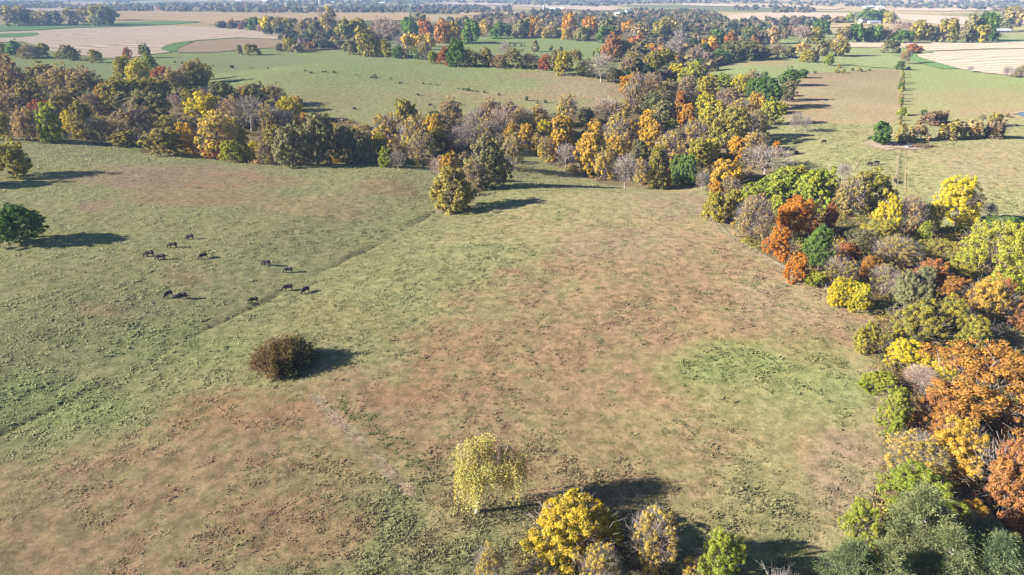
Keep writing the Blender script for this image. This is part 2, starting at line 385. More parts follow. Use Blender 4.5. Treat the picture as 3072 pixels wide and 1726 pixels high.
sheet('grass_strip', cr(*A0, [(1218, 378), (1242, 355), (1330, 328), (1460, 314), (1400, 345), (1352, 370), (1335, 396), (1270, 392)]), GRASSF, 0.35)
sheet('grass_strip', cr(*A0, [(-60, 262), (280, 250), (300, 268), (180, 284), (-60, 293)]), GRASSF, 0.45)
sheet('fallow_field', cr(*A0, [(1352, 372), (1405, 345), (1480, 318), (1800, 296), (2100, 304), (2270, 318), (2200, 360), (1900, 372), (1650, 396), (1500, 402), (1338, 399)]), WEEDF, 0.25)
sheet('harvested_field', cr(*A0, [(905, 97), (1200, 90), (1500, 95), (1800, 102), (2050, 106), (2500, 98), (3090, 98), (3090, 155), (2576, 165), (2300, 190), (1850, 205), (1560, 186), (1500, 166), (1200, 158), (930, 150)]), TANF, 0.3)
sheet('harvested_field', cr(*B0, [(900, 97), (1340, 95), (1330, 112), (1100, 122), (900, 122)]), TANF, 0.4)
sheet('harvested_field', cr(*C0, [(1080, 327), (1600, 318), (2640, 322), (2640, 368), (2300, 372), (2000, 383), (1850, 388), (1700, 365), (1300, 360), (1120, 350)]), STUB2, 0.3)
sheet('harvested_field', cr(*C0, [(1768, 418), (1900, 396), (2150, 386), (2640, 376), (2640, 590), (2400, 566), (2200, 545), (2080, 520), (1900, 470), (1790, 438)]), STUB2, 0.3)
sheet('grass_strip', cr(*C0, [(1578, 421), (1700, 404), (1766, 416), (1788, 436), (1898, 472), (2078, 522), (1950, 524), (1800, 482), (1700, 442)]), GRASSF, 0.25)
sheet('hay_field', cr(*C0, [(1150, 452), (1400, 425), (1575, 420), (1690, 445), (1640, 520), (1420, 512), (1200, 485)]), HAY, 0.2)
sheet('harvested_field', cr(*C0, [(290, 222), (900, 188), (1380, 182), (1480, 176), (1300, 202), (1000, 215), (600, 226), (400, 250), (300, 240)]), TANF, 0.3)
sheet('harvested_field', cr(*C0, [(290, 128), (600, 97), (1300, 100), (1280, 128), (1000, 150), (700, 165), (520, 150), (330, 158)]), STUB2, 0.35)
sheet('harvested_field', cr(*C0, [(1600, 105), (2000, 125), (2640, 140), (2640, 190), (2200, 190), (1900, 185), (1650, 150)]), STUB2, 0.35)
sheet('harvested_field', cr(*C0, [(1615, 66), (2100, 68), (2460, 66), (2440, 82), (2000, 88), (1620, 84)]), STUB2, 0.6)
sheet('harvested_field', cr(*C0, [(0, 24), (500, 38), (940, 50), (1230, 62), (1150, 76), (800, 68), (400, 54), (0, 44)]), STUB2, 0.6)
T = 0.298
sheet('harvested_field', cr(1536, 0, [(80, 52), (300, 56), (900, 62), (1090, 92), (1000, 112), (770, 112), (500, 92), (330, 86), (80, 70)], T), STUB2, 0.6)
sheet('harvested_field', cr(768, 0, [(1830, 26), (2370, 36), (2576, 50), (2576, 64), (2000, 50), (1830, 40)], T), STUB2, 0.8)
sheet('harvested_field', cr(0, 0, [(560, 20), (1000, 24), (1400, 40), (1000, 66), (760, 66), (640, 40)], T), TANF, 0.8)
sheet('harvested_field', cr(0, 0, [(-60, 88), (400, 84), (760, 92), (900, 106), (400, 126), (-60, 112)], T), STUB2, 0.6)

# water, bare patches, tracks
m, n, l = new_mat('pond_water')
b = N(n, 'ShaderNodeBsdfPrincipled', Roughness=0.08); b.inputs['Base Color'].default_value = (0.05, 0.09, 0.16, 1); out(n, l, b.outputs[0])
M_WATER = m
PAD = ground_material('trampled_earth', (0.30, 0.245, 0.20), bump=0.5)
TRACK = ground_material('worn_track', (0.29, 0.24, 0.155), bump=0.5)
sheet('pond', [(3045, 343), (3060, 339), (3120, 338), (3140, 350), (3075, 352)], M_WATER, 0.15, 8)
sheet('pond_bank', [(3030, 344), (3060, 336.5), (3140, 335), (3150, 338), (3062, 339.5), (3042, 344.5)], PAD, 0.25, 8)
sheet('dirt_pad', [(2590, 428), (2620, 421), (2680, 428), (2720, 428), (2790, 433), (2795, 444), (2740, 450), (2700, 446), (2660, 452), (2630, 444), (2600, 436)], PAD, 0.05, 6)
sheet('dirt_bank', [(1300, 628), (1318, 618), (1345, 626), (1372, 630), (1400, 628), (1378, 636), (1340, 634), (1322, 641), (1308, 640)], PAD, 0.06, 3)

def ribbon(name, uv, width, mat, lift, prof=None, step=2.0, kind='structure', wob=0.0, seed=1):
    P = np.array([ground_at(u, v)[:2] for u, v in uv])
    seg = np.hypot(*np.diff(P, axis=0).T); s = np.concatenate([[0], np.cumsum(seg)])
    t = np.linspace(0, s[-1], max(int(s[-1] / step), 4))
    x = np.interp(t, s, P[:, 0]); y = np.interp(t, s, P[:, 1])
    x = x + wob * (fbm(t / 6, t * 0 + seed, 3, seed) - 0.5) * 2; y = y + wob * (fbm(t / 6 + 40, t * 0 + seed, 3, seed + 3) - 0.5) * 2
    tx, ty = np.gradient(x), np.gradient(y); L = np.hypot(tx, ty); nx, ny = -ty / L, tx / L
    prof = prof or [(-width / 2, lift), (0, lift * 1.3), (width / 2, lift)]
    var = 0.6 + 0.8 * fbm(t / 5, t * 0 + 3, 3, seed + 9)
    rows = []
    for a, h in prof:
        px, py = x + nx * a, y + ny * a
        rows.append(np.stack([px, py, height(px, py) + fine_relief(px, py) + h * var ** 2], -1))
    V = np.stack(rows, 1); k = len(prof); m_ = len(t)
    id_ = np.arange(m_ * k).reshape(m_, k)
    F = np.stack([id_[:-1, :-1], id_[:-1, 1:], id_[1:, 1:], id_[1:, :-1]], -1).reshape(-1, 4)
    F = F[:, ::-1]
    me = mesh_np(name, V.reshape(-1, 3), F, smooth=False)
    return tag(link(name, me, mats=[mat]), kind=kind)
ribbon('cattle_trail', [(2130, 640), (2180, 700), (2250, 745), (2330, 790), (2400, 815), (2460, 850), (2520, 895), (2560, 935)], 1.1, TRACK, 0.07, None, 1.5, wob=0.8, seed=21)
for k, du in enumerate((0, 26)):
    ribbon('vehicle_track', [(2692 + du * .9, 455), (2691 + du, 480), (2690 + du, 510), (2688 + du * 1.1, 540), (2686 + du * 1.2, 575)], 0.5, TRACK, 0.07, None, 2, wob=0.3, seed=31 + k)
ribbon('vehicle_track', [(2660, 452), (2610, 462), (2580, 480), (2565, 505), (2552, 525)], 0.55, TRACK, 0.07, None, 2, wob=0.4, seed=35)

# ------------------------------------------------------------------ leaf and branch building blocks
def unit(v): return v / np.maximum(np.linalg.norm(v, axis=-1, keepdims=True), 1e-9)
def quads(rng, pos, nor, size, aspect=1.25):
    n = len(pos)
    t = unit(np.cross(nor, unit(rng.normal(size=(n, 3))))); b = np.cross(nor, t)
    a = (size * aspect)[:, None] * t * 0.5; c = size[:, None] * b * 0.5
    bend = nor * size[:, None] * 0.18
    V = np.stack([pos - a - c, pos + a - c * 0.7 + bend, pos + a * 0.9 + c, pos - a + c * 0.8 - bend], 1).reshape(-1, 3)
    return V, np.arange(4 * n).reshape(n, 4)
def slivers(rng, pos, direc, length, width):
    n = len(pos)
    s = unit(np.cross(direc, unit(rng.normal(size=(n, 3)))))
    a = direc * length[:, None]; c = s * width[:, None] * 0.5
    V = np.stack([pos - c, pos + c, pos + a + c * 0.5, pos + a - c * 0.5], 1).reshape(-1, 3)
    return V, np.arange(4 * n).reshape(n, 4)
def tube(pts, rad, sides=5):
    pts = np.asarray(pts, float); n = len(pts)
    tg = unit(np.gradient(pts, axis=0)); ref = np.array([0.31, 0.9, 0.3])
    u = unit(np.cross(tg, ref)); v = np.cross(tg, u)
    an = np.arange(sides) * 2 * math.pi / sides
    ring = (np.cos(an)[None, :, None] * u[:, None, :] + np.sin(an)[None, :, None] * v[:, None, :]) * np.asarray(rad)[:, None, None] + pts[:, None, :]
    V = ring.reshape(-1, 3); F = []
    for i in range(n - 1):
        for k in range(sides):
            F.append((i * sides + k, i * sides + (k + 1) % sides, (i + 1) * sides + (k + 1) % sides, (i + 1) * sides + k))
    return V, np.array(F)
def join(parts):
    vs, fs, o = [], [], 0
    for V, F in parts:
        vs.append(V); fs.append(F + o); o += len(V)
    return np.concatenate(vs), np.concatenate(fs)
def limb(rng, p, d, length, r0, r1, n=4, curl=0.25, up=0.15):
    pts = [np.array(p)]; d = unit(np.array(d, float))
    for k in range(n):
        d = unit(d + rng.normal(size=3) * curl * 0.5 + np.array([0, 0, up]) * 0.5)
        pts.append(pts[-1] + d * length / n)
    return np.array(pts), np.linspace(r0, r1, n + 1), d

def crown_mesh(name, seed, nleaf, leaf, cb=0.12, nl=26, ntwig=0, twig=0.006, sphere=1.0, lobe=(0.22, 0.36), nsub=0, rsub=(0.05, 0.09), dome=False):
    """unit crown, height 1 and width 1: leaves gathered on uneven boughs, slivers for bare twigs"""
    rng = np.random.default_rng(seed)
    dirs = unit(rng.normal(size=(nl, 3)))
    dirs[:, 2] = np.where(dirs[:, 2] < -0.55, -dirs[:, 2], dirs[:, 2])
    rho = rng.uniform(0.42, 0.78, nl); R = rng.uniform(*lobe, nl)
    R = np.minimum(R, 1.03 - rho * rng.uniform(0.85, 1.0, nl)); R = np.maximum(R, 0.16)
    cen = dirs * rho[:, None] * np.array([1.0, rng.uniform(0.78, 1.0), 1.0]) + unit(rng.normal(size=3)) * np.array([0.16, 0.16, 0.05])
    R = R * rng.choice([0.6, 0.85, 1.0, 1.25], nl, p=[.25, .3, .3, .15])
    if dome: cen[:, 2] = np.abs(cen[:, 2]) * 0.9 - 0.25
    m_ = nsub or nleaf
    lob = rng.choice(nl, m_ * 4, p=R ** 2 / np.sum(R ** 2))
    d = unit(rng.normal(size=(m_ * 4, 3)))
    keep = (np.sum(d * dirs[lob], 1) > -0.25 - 0.5 * rng.random(m_ * 4))
    lob, d = lob[keep][:m_], d[keep][:m_]
    rr = R[lob] * (0.62 + 0.45 * rng.random(m_) ** 0.6) * (1 + 0.14 * np.sin(d[:, 0] * 9 + lob) * np.cos(d[:, 1] * 8 + lob * 2.1))
    p = cen[lob] + d * rr[:, None]
    tone = rng.random(nl)[lob]; hue = rng.random(nl)[lob]
    if nsub:                         # leaf sprays: small tufts of leaves carried on the boughs
        rs = rng.uniform(*rsub, nsub); k = rng.choice(nsub, nleaf, p=rs ** 2 / np.sum(rs ** 2))
        e_ = unit(rng.normal(size=(nleaf, 3)) + d[k] * 0.55 + np.array([0, 0, 0.3]))
        tone = 0.5 * tone[k] + 0.5 * rng.random(nsub)[k]; hue = 0.6 * hue[k] + 0.4 * rng.random(nsub)[k]
        p = p[k] + e_ * (rs[k] * (0.45 + 0.6 * rng.random(nleaf)))[:, None] * np.array([1.15, 1.15, 0.8]); d = e_
    nor = unit(d * 0.9 + rng.normal(size=(nleaf, 3)) * 0.38 + np.array([0, 0, 0.2]))
    rx = np.percentile(np.hypot(p[:, 0], p[:, 1]), 97.5); z0, z1 = np.percentile(p[:, 2], [1.5, 98.0])
    p = (p - np.array([0, 0, (z0 + z1) / 2])) / np.array([rx, rx, (z1 - z0) / 2])
    sc = np.array([0.5, 0.5, (1 - cb) / 2]); ctr = np.array([0, 0, (1 + cb) / 2])
    pos = p * sc + ctr
    size = leaf * rng.uniform(0.55, 1.3, nleaf)
    V, F = quads(rng, pos, nor, size)
    at = np.stack([rng.random(nleaf), hue * 0.8 + 0.2 * (p[:, 2] * 0.5 + 0.5), 0.45 * rng.random(nleaf) + 0.55 * tone, np.ones(nleaf)], 1)
    mi = np.zeros(nleaf, int)
    if ntwig:
        td = unit(rng.normal(size=(ntwig, 3)) + np.array([0, 0, 0.35]))
        base = td * (rng.random(ntwig)[:, None] ** 0.5) * 0.92
        base += 0.05 * rng.normal(size=(ntwig, 3))
        dr = unit(td + np.array([0, 0, 0.5]) + rng.normal(size=(ntwig, 3)) * 0.45)
        V2, F2 = slivers(rng, base * sc + ctr, dr, rng.uniform(0.06, 0.17, ntwig), rng.uniform(0.6, 1.4, ntwig) * twig)
        V, F = join([(V, F), (V2, F2)])
        at = np.concatenate([at, np.tile([0.5, 0.5, 0.5, 1], (ntwig, 1))]); mi = np.concatenate([mi, np.ones(ntwig, int)])
    return mesh_np(name, V, F, {'leaf': at}, fmat=mi)
def trunk_mesh(name, seed, top=0.62, r=0.026, nlimb=7, sub=0, spread=0.36, lean=0.06, sub2=0):
    rng = np.random.default_rng(seed); parts = []
    pts, rad, _ = limb(rng, (0, 0, -0.02), (rng.normal() * lean, rng.normal() * lean, 1), top, r, r * 0.45, 6, 0.12, 0.2)
    rad = rad.copy(); rad[0] *= 1.45; parts.append(tube(pts, rad, 7))
    for k in range(nlimb):
        t = rng.uniform(0.35, 1.0); p = pts[0] * (1 - t) + pts[-1] * t if False else pts[min(int(t * 6), 6)]
        a = k * 2.4 + rng.uniform(-0.4, 0.4); d = (math.cos(a) * spread * 2.2, math.sin(a) * spread * 2.2, rng.uniform(0.5, 1.2))
        lp, lr, ld = limb(rng, p, d, rng.uniform(0.24, 0.42), r * 0.5, r * 0.14, 4, 0.3, 0.2); parts.append(tube(lp, lr, 5))
        for s in range(sub):
            q_ = lp[rng.integers(1, 5)]
            sp, sr, sd_ = limb(rng, q_, ld + rng.normal(size=3) * 0.7 + np.array([0, 0, .2]), rng.uniform(0.14, 0.26), r * 0.2, r * 0.06, 3, 0.35, 0.12); parts.append(tube(sp, sr, 4))
            for s2 in range(sub2):
                q2 = sp[rng.integers(1, 4)]
                tp, tr, _d = limb(rng, q2, sd_ + rng.normal(size=3) * 0.8, rng.uniform(0.07, 0.15), r * 0.09, r * 0.03, 2, 0.3, 0.1); parts.append(tube(tp, tr, 3))
    V, F = join(parts)
    return mesh_np(name, V, F, smooth=True)

LEAFY = {'near': [crown_mesh('leaf_crown', 100 + k, 46000, 0.0125, 0.06, 40, 900, 0.003, lobe=(0.18, 0.34), nsub=560, rsub=(0.045, 0.105)) for k in range(4)],
         'mid': [crown_mesh('leaf_crown', 200 + k, 9000, 0.030, 0.02, 40, 200, 0.006, lobe=(0.25, 0.42), nsub=260, rsub=(0.07, 0.14)) for k in range(9)],
         'far': [crown_mesh('leaf_crown', 300 + k, 1000, 0.085, 0.0, 22) for k in range(5)]}
LONE = {'near': [crown_mesh('leaf_crown', 150 + k, 30000, 0.018, 0.12, 54, lobe=(0.24, 0.40), nsub=520, rsub=(0.06, 0.12)) for k in range(2)],
        'mid': [crown_mesh('leaf_crown', 250 + k, 8000, 0.034, 0.10, 46, lobe=(0.26, 0.42), nsub=240, rsub=(0.08, 0.15)) for k in range(3)],
        'far': [crown_mesh('leaf_crown', 350 + k, 800, 0.10, 0.15, 20) for k in range(2)]}
THIN = {'near': [crown_mesh('leaf_crown', 400 + k, 15000, 0.0145, 0.08, 50, 3600, 0.0032, lobe=(0.16, 0.30), nsub=330, rsub=(0.04, 0.09)) for k in range(3)],
        'mid': [crown_mesh('leaf_crown', 500 + k, 4400, 0.029, 0.03, 40, 1500, 0.007, lobe=(0.22, 0.38), nsub=220, rsub=(0.06, 0.12)) for k in range(6)],
        'far': [crown_mesh('leaf_crown', 600 + k, 420, 0.09, 0.06, 24, 350, 0.016) for k in range(3)]}
BARE = {'near': [crown_mesh('twig_crown', 700 + k, 150, 0.02, 0.15, 20, 5200, 0.0035) for k in range(2)],
        'mid': [crown_mesh('twig_crown', 800 + k, 260, 0.028, 0.12, 20, 1400, 0.0075) for k in range(4)],
        'far': [crown_mesh('twig_crown', 900 + k, 60, 0.05, 0.08, 20, 800, 0.015) for k in range(3)]}
CEDAR = {'mid': [crown_mesh('needle_crown', 950 + k, 2600, 0.05, 0.02, 26, dome=False) for k in range(2)], 'far': [crown_mesh('needle_crown', 960, 350, 0.12, 0.0, 14)]}
CEDAR['near'] = CEDAR['mid']
SHRUB = {'near': [crown_mesh('leaf_crown', 970 + k, 2600, 0.045, -0.25, 24) for k in range(3)], 'mid': [crown_mesh('leaf_crown', 980 + k, 900, 0.08, -0.25, 18, 200, 0.012) for k in range(3)], 'far': [crown_mesh('leaf_crown', 990, 220, 0.16, -0.2, 12)]}
TRUNKS = [trunk_mesh('trunk', 40 + k) for k in range(4)]
BRANCHY = [trunk_mesh('trunk', 60 + k, 0.62, 0.032, 11, 5, 0.42, 0.05, 3) for k in range(4)]
STEMS = [trunk_mesh('trunk', 80 + k, 0.45, 0.04, 4) for k in range(2)]

SPEC = {  # code: colour words, leaf colours, form
    'OG': ('olive green', (0.226, 0.220, 0.056), (0.329, 0.275, 0.076), 'L'),
    'GG': ('dull grey-green', (0.170, 0.178, 0.082), (0.250, 0.225, 0.105), 'L'),
    'DG': ('dark green', (0.083, 0.143, 0.040), (0.143, 0.204, 0.051), 'L'),
    'LG': ('lime green', (0.205, 0.262, 0.046), (0.350, 0.350, 0.060), 'L'),
    'YL': ('bright yellow', (0.600, 0.480, 0.045), (0.420, 0.380, 0.050), 'L'),
    'GO': ('golden', (0.540, 0.365, 0.060), (0.430, 0.290, 0.065), 'L'),
    'OR': ('orange', (0.440, 0.170, 0.036), (0.470, 0.275, 0.042), 'L'),
    'RU': ('rusty red-brown', (0.300, 0.115, 0.060), (0.400, 0.180, 0.062), 'L'),
    'BO': ('copper and gold', (0.300, 0.138, 0.075), (0.370, 0.200, 0.052), 'L'),
    'YO': ('yellow-olive', (0.440, 0.375, 0.066), (0.255, 0.240, 0.055), 'L'),
    'MX': ('green and gold', (0.200, 0.220, 0.045), (0.500, 0.370, 0.050), 'L'),
    'SG': ('sage green', (0.165, 0.195, 0.095), (0.235, 0.235, 0.115), 'L'),
    'TN': ('tan thin-leaved', (0.400, 0.285, 0.120), (0.280, 0.220, 0.110), 'T'),
    'TG': ('gold thin-leaved', (0.540, 0.395, 0.090), (0.380, 0.300, 0.095), 'T'),
    'OT': ('olive thin-leaved', (0.275, 0.240, 0.080), (0.350, 0.280, 0.105), 'T'),
    'PK': ('pinkish-grey bare', (0.260, 0.170, 0.090), (0.200, 0.150, 0.090), 'P'),
    'BA': ('ash-grey bare', (0.240, 0.190, 0.110), (0.200, 0.170, 0.110), 'B'),
}
LEAFMAT = {k: leaf_material('leaves_' + v[0].replace(' ', '_').replace('-', '_'), v[1], v[2]) for k, v in SPEC.items()}
ORD = ('first second third fourth fifth sixth seventh eighth ninth tenth eleventh twelfth thirteenth fourteenth fifteenth sixteenth seventeenth eighteenth '
       'nineteenth twentieth twenty-first twenty-second twenty-third twenty-fourth twenty-fifth twenty-sixth twenty-seventh twenty-eighth twenty-ninth thirtieth '
       'thirty-first thirty-second thirty-third thirty-fourth thirty-fifth thirty-sixth').split()
rngT = np.random.default_rng(7)
def set_mats(o, mats):
    for k, m in enumerate(mats):
        if k < len(o.material_slots):
            o.material_slots[k].link = 'OBJECT'; o.material_slots[k].material = m
for d_ in (LEAFY, LONE, THIN, BARE, CEDAR, SHRUB):
    for L_ in d_.values():
        for me in L_:
            if not me.materials: me.materials.append(M_MASS); me.materials.append(M_TWIG)
for me in TRUNKS + BRANCHY + STEMS: me.materials.append(M_BARK)

def fit(u, vt, vb, wpx, cfrac=0.53, rfrac=0.46, hmin=0.55):
    """ground point, height and width in metres of a plant that fills the photo box (u, top, bottom, width)"""
    vg = vb
    for _ in range(4):
        p = ground_at(u, vg); _, _, dep = proj(*p)
        el = math.atan2(CAM_H - p[2], p[1]); ppm = FOC / dep
        r = wpx / 2 / ppm; B = (vb - vt) / 2 / ppm
        inside = max(B * B - (r * math.sin(el)) ** 2, (0.45 * B) ** 2)
        h = max(math.sqrt(inside) / (rfrac * math.cos(el)), hmin * 2 * r)
        h = min(h, 1.4 * 2 * r)
        vg = (vt + vb) / 2 + cfrac * h * math.cos(el) * ppm
    return ground_at(u, vg), h, 2 * r, dep
TREES = []
def plant(u, vt, vb, wpx, sp, reg, form=None, cat='tree', name=None):
    p, h, wd, dep = fit(u, vt, vb, wpx, hmin=0.72 if form == 'O' else 0.55)
    lod = 'near' if dep < 190 else 'mid' if dep < 640 else 'far'
    fm = form or SPEC[sp][3]
    lib = {'L': LEAFY, 'O': LONE, 'T': THIN, 'P': BARE, 'B': BARE, 'S': SHRUB, 'C': CEDAR}[fm][lod]
    nm = name or {'B': 'bare_tree', 'P': 'bare_tree', 'S': 'shrub', 'C': 'cedar_shrub'}.get(fm, 'broadleaf_tree')
    e = empty(nm, p, rngT.uniform(0, 6.28))
    sx, sy = wd * rngT.uniform(0.94, 1.08), wd * rngT.uniform(0.92, 1.06)
    cme = lib[rngT.integers(len(lib))]
    if reg is not None and fm in 'LTPB': k_ = 1.05 if reg == 'FG' else 1.14; sx *= k_; sy *= k_; h *= 1.05
    c = link('crown', cme, e); c.scale = (sx, sy, h); set_mats(c, [LEAFMAT[sp], M_TWIGPINK if fm == 'P' else M_TWIG])
    tl = STEMS if fm in 'SC' else BRANCHY if fm in 'TBP' else TRUNKS
    t = link('trunk', tl[rngT.integers(len(tl))], e); ts = max(min(wd, h * 0.8), wd * 0.6); t.scale = (ts, ts, h)
    if fm in 'BP': set_mats(t, [M_PALEBARK if rngT.random() < 0.5 else M_TWIG])
    TREES.append((e, reg, sp, fm, u, vb, h))
    return e
REG = {  # region: where it grows, landmark to count from, its photo position
    'LW': ('the wood behind the cattle pasture', 'the lone round tree', (52, 470)),
    'LN': ('the timber below the stubble field', 'its spur tip', (640, 225)),
    'CB': ('the creek belt', 'the pasture clump', (1370, 560)),
    'PC': ('the small pasture clump', 'the dirt bank', (1310, 635)),
    'GR': ('the hillside grove', 'the stock tank', (2722, 441)),
    'FG': ('the front thicket', 'the weeping tree', (1433, 1540)),
    'HT': ('the timber past the grazing hill', 'the upper clearing', (1600, 140)),
    'FR': ('the stubble-field fencerow', 'the grass waterway', (510, 150)),
    'RT': ('the farmstead tree line', 'the white farmhouse', (2590, 63)),
    'NA': ("the creek belt's north arm", 'the brown pasture', (2480, 290)),
    'PF': ('fields by the hedgerow', 'the stock tank', (2722, 441)),
    'FW': ('the far wood by the green strip', 'the tan field', (400, 55)),
    'HB': ('the grazing hillside', 'the creek belt', (1500, 400)),
    'UC': ('the upper clearing', 'the orange trees', (1840, 140)),
    'HR': ('the hedgerow fence', 'the stock tank', (2722, 441)),
    'TH': ('the brushy draw', 'the stock tank', (2722, 441)),
}
def rows(x0, y0, reg, text, s=q, form=None, cat='tree', name=None):
    for ln in text.strip().splitlines():
        for it in ln.split(';'):
            f = it.split()
            if not f: continue
            cx, t, b, w_ = map(float, f[:4]); sp = f[4]; fm = f[5] if len(f) > 5 else form
            rg = f[6] if len(f) > 6 else reg
            if rg == 'HB': t, w_ = b - (b - t) * 0.75, w_ * 0.75
            plant(x0 + cx * s, y0 + t * s, y0 + b * s, w_ * s, sp, rg, fm)
# TREE TABLES: centre, top, bottom, width, colour [form]
rows(0, 280, 'LW', '''
70 160 345 130 YO; 230 140 350 190 TN; 400 115 355 215 LG; 550 100 355 110 YL; 650 80 350 175 OG; 775 190 365 180 OT
1030 120 355 280 TN; 960 290 395 190 OG; 1215 290 465 290 OG; 1460 250 445 165 GO; 1680 200 470 280 TG; 1650 360 485 160 RU
1770 370 505 150 LG; 1790 220 400 150 YO; 2060 270 420 150 OG; 1930 380 505 120 YL; 2020 390 525 140 OT; 2230 280 540 275 GG
2400 200 520 260 GG; 2560 240 520 170 OT; 2545 420 515 80 GO; 1150 20 250 290 GG; 1330 10 170 110 PK; 1570 40 235 265 YL
1750 60 250 200 TN; 1900 50 270 260 BA; 2180 55 210 180 YL; 2160 140 290 160 BA; 2300 160 250 90 GO; 1290 180 310 240 OG
1420 190 330 220 OT; 480 10 150 160 OG; 330 75 190 190 RU; 100 20 170 170 TN; 950 0 130 240 GG; 170 60 180 150 TN
720 20 150 150 TN; 2060 110 300 170 OT; 20 60 230 120 TN
''')
rows(0, 0, 'LN', '''
60 450 660 160 BO; 130 510 780 240 TN; 20 620 800 150 OT; 330 510 660 200 OG; 530 540 770 240 OT; 660 550 780 240 OT
955 450 600 130 YO; 1065 475 625 170 YL; 1140 440 570 120 LG; 1250 520 650 180 RU; 1410 510 640 110 TN; 1490 480 630 160 OG
1560 510 600 85 OG; 1440 560 650 200 OG; 1330 550 690 180 OT; 1180 600 730 200 OG; 1050 620 770 200 YO; 900 620 810 210 OG
800 620 830 115 GO; 1460 690 800 180 OG; 1540 690 790 120 TN; 1690 640 800 230 GG; 1850 665 800 130 TG; 1940 650 790 200 GG
2080 660 790 165 TG; 2240 740 830 120 GO; 400 560 720 200 OT; 240 640 800 220 OT
''')
rows(0, 0, 'FR', '''
120 330 432 140 DG; 230 350 437 150 OT; 330 345 432 110 OG; 462 390 442 75 OG; 540 355 448 115 GG; 725 390 470 88 OG
970 375 447 58 RU; 1105 350 432 88 GG; 25 338 412 95 OG; 1905 345 412 105 OG; 2180 305 382 105 YO; 2110 335 385 60 GG
1930 145 222 95 DG; 2000 150 235 105 YL; 2110 150 240 110 OT; 2200 160 240 105 YO; 2285 170 262 125 OT; 2400 170 265 125 GG; 2490 88 270 150 OT; 1815 348 412 46 GG
''')
rows(0, 0, 'FW', '''
60 70 190 150 OT; 150 75 185 130 OT; 220 90 185 110 GG; 340 100 190 150 OT; 430 100 188 120 GG; 540 80 182 120 OT; 640 78 182 120 OT
740 68 185 120 YO; 800 70 190 120 GG; 860 80 150 90 DG; 770 120 190 130 GG
''')
rows(1024, 180, 'CB', '''
500 340 570 230 YO; 380 440 700 240 TG; 540 470 760 220 TG; 290 580 765 135 YO; 345 680 805 100 LG; 610 580 790 200 OT
430 700 815 120 BA; 510 755 812 80 DG; 690 450 640 150 GO; 745 480 720 120 OG; 700 390 500 135 GG; 820 600 700 65 OR
830 330 520 170 TN; 925 500 690 180 BA; 1010 400 610 170 BA; 1110 470 690 180 OT; 1210 370 590 200 PK; 1120 330 500 200 TN
60 520 785 180 GG; 150 520 780 170 OT; 190 600 785 140 GG; 1285 480 650 110 GO; 1400 480 670 115 GO; 1470 560 725 95 TG
1530 470 650 120 YL; 1675 450 610 185 GO; 1660 550 745 170 GO; 1545 590 755 120 TG; 1480 360 490 160 TG; 1710 290 480 160 TG
1830 370 460 130 GG; 2000 310 480 220 PK; 2090 330 480 200 TG; 1690 650 825 140 BA; 1870 570 855 215 GO; 2080 450 650 200 TG
2060 590 730 150 GO; 1985 700 890 150 TG; 2310 410 600 170 GO; 2345 500 690 180 GO; 2470 470 575 105 LG; 2530 345 460 110 GO
2255 620 770 120 GG; 2140 720 965 175 BA; 2260 740 950 120 TG; 2385 670 860 160 YO; 2460 570 760 180 TG; 2375 830 965 150 OG
2450 840 960 95 RU; 2530 720 950 140 DG; 2190 480 640 150 GO; 1900 480 600 150 GO; 1360 380 560 180 OT; 1270 330 470 150 TN
''')
rows(1024, 180, 'PC', '''
840 850 1115 300 OG L; 1090 640 940 320 GG; 1010 780 960 190 OT; 820 720 880 130 GO; 740 745 870 150 PK; 1300 600 815 180 OT; 1250 690 820 90 BA
''')
rows(1024, 180, 'NA', '''
2160 140 290 125 OR; 2230 105 330 150 TN; 2345 120 280 155 TN; 2180 200 380 150 OT; 2335 260 410 185 GG; 2440 330 460 180 GG; 2560 255 370 100 RU; 2470 170 270 150 OT
''')
rows(2048, 0, 'NA', '''
60 500 660 180 LG; 30 600 780 140 TN; 190 590 730 160 YO; 290 580 690 150 LG; 425 580 700 130 YL; 525 550 660 130 TG
540 600 730 150 DG; 645 620 810 200 DG; 785 630 750 140 GG; 330 680 810 150 TN; 800 530 640 150 DG O PF; 90 480 560 120 GG
''')
rows(2048, 180, 'NA', '''
165 280 420 155 YL; 545 270 410 150 GO; 655 330 480 170 LG; 260 345 540 220 YO; 420 310 440 150 TG; 320 400 640 280 OG
525 400 580 200 OT; 90 470 630 180 TG; 40 350 480 120 OR; 210 610 750 145 YL; 90 620 790 180 YO; 410 600 745 155 OR
545 560 690 160 TG; 690 620 730 75 OR; 620 660 850 320 BA; 40 720 960 150 DG; 300 770 930 245 GO; 140 850 980 95 BA
240 930 1060 110 OR; 355 900 1030 140 TN
''')
rows(2048, 180, 'GR', '''
720 850 1070 300 LG; 845 815 1010 260 YO; 1010 850 1120 300 LG; 495 950 1110 200 LG; 240 1020 1210 180 YO; 520 1060 1340 265 TN
385 1000 1200 150 YO; 700 1030 1165 135 LG; 1200 950 1060 100 GO; 1255 900 1160 200 OT; 1405 880 1150 245 YO; 1200 790 900 110 BA
1560 980 1110 90 YO; 1540 1060 1310 200 YL; 1680 1050 1310 220 TN; 2050 930 1240 330 YL; 1850 1100 1310 150 OG; 1820 1200 1320 130 LG
870 1065 1320 340 OR; 1100 1110 1310 150 RU; 2300 1090 1200 105 BA; 2410 1210 1330 250 DG
845 390 545 95 BA B PF; 925 420 558 75 BA B PF; 1475 475 625 168 DG O PF
''')
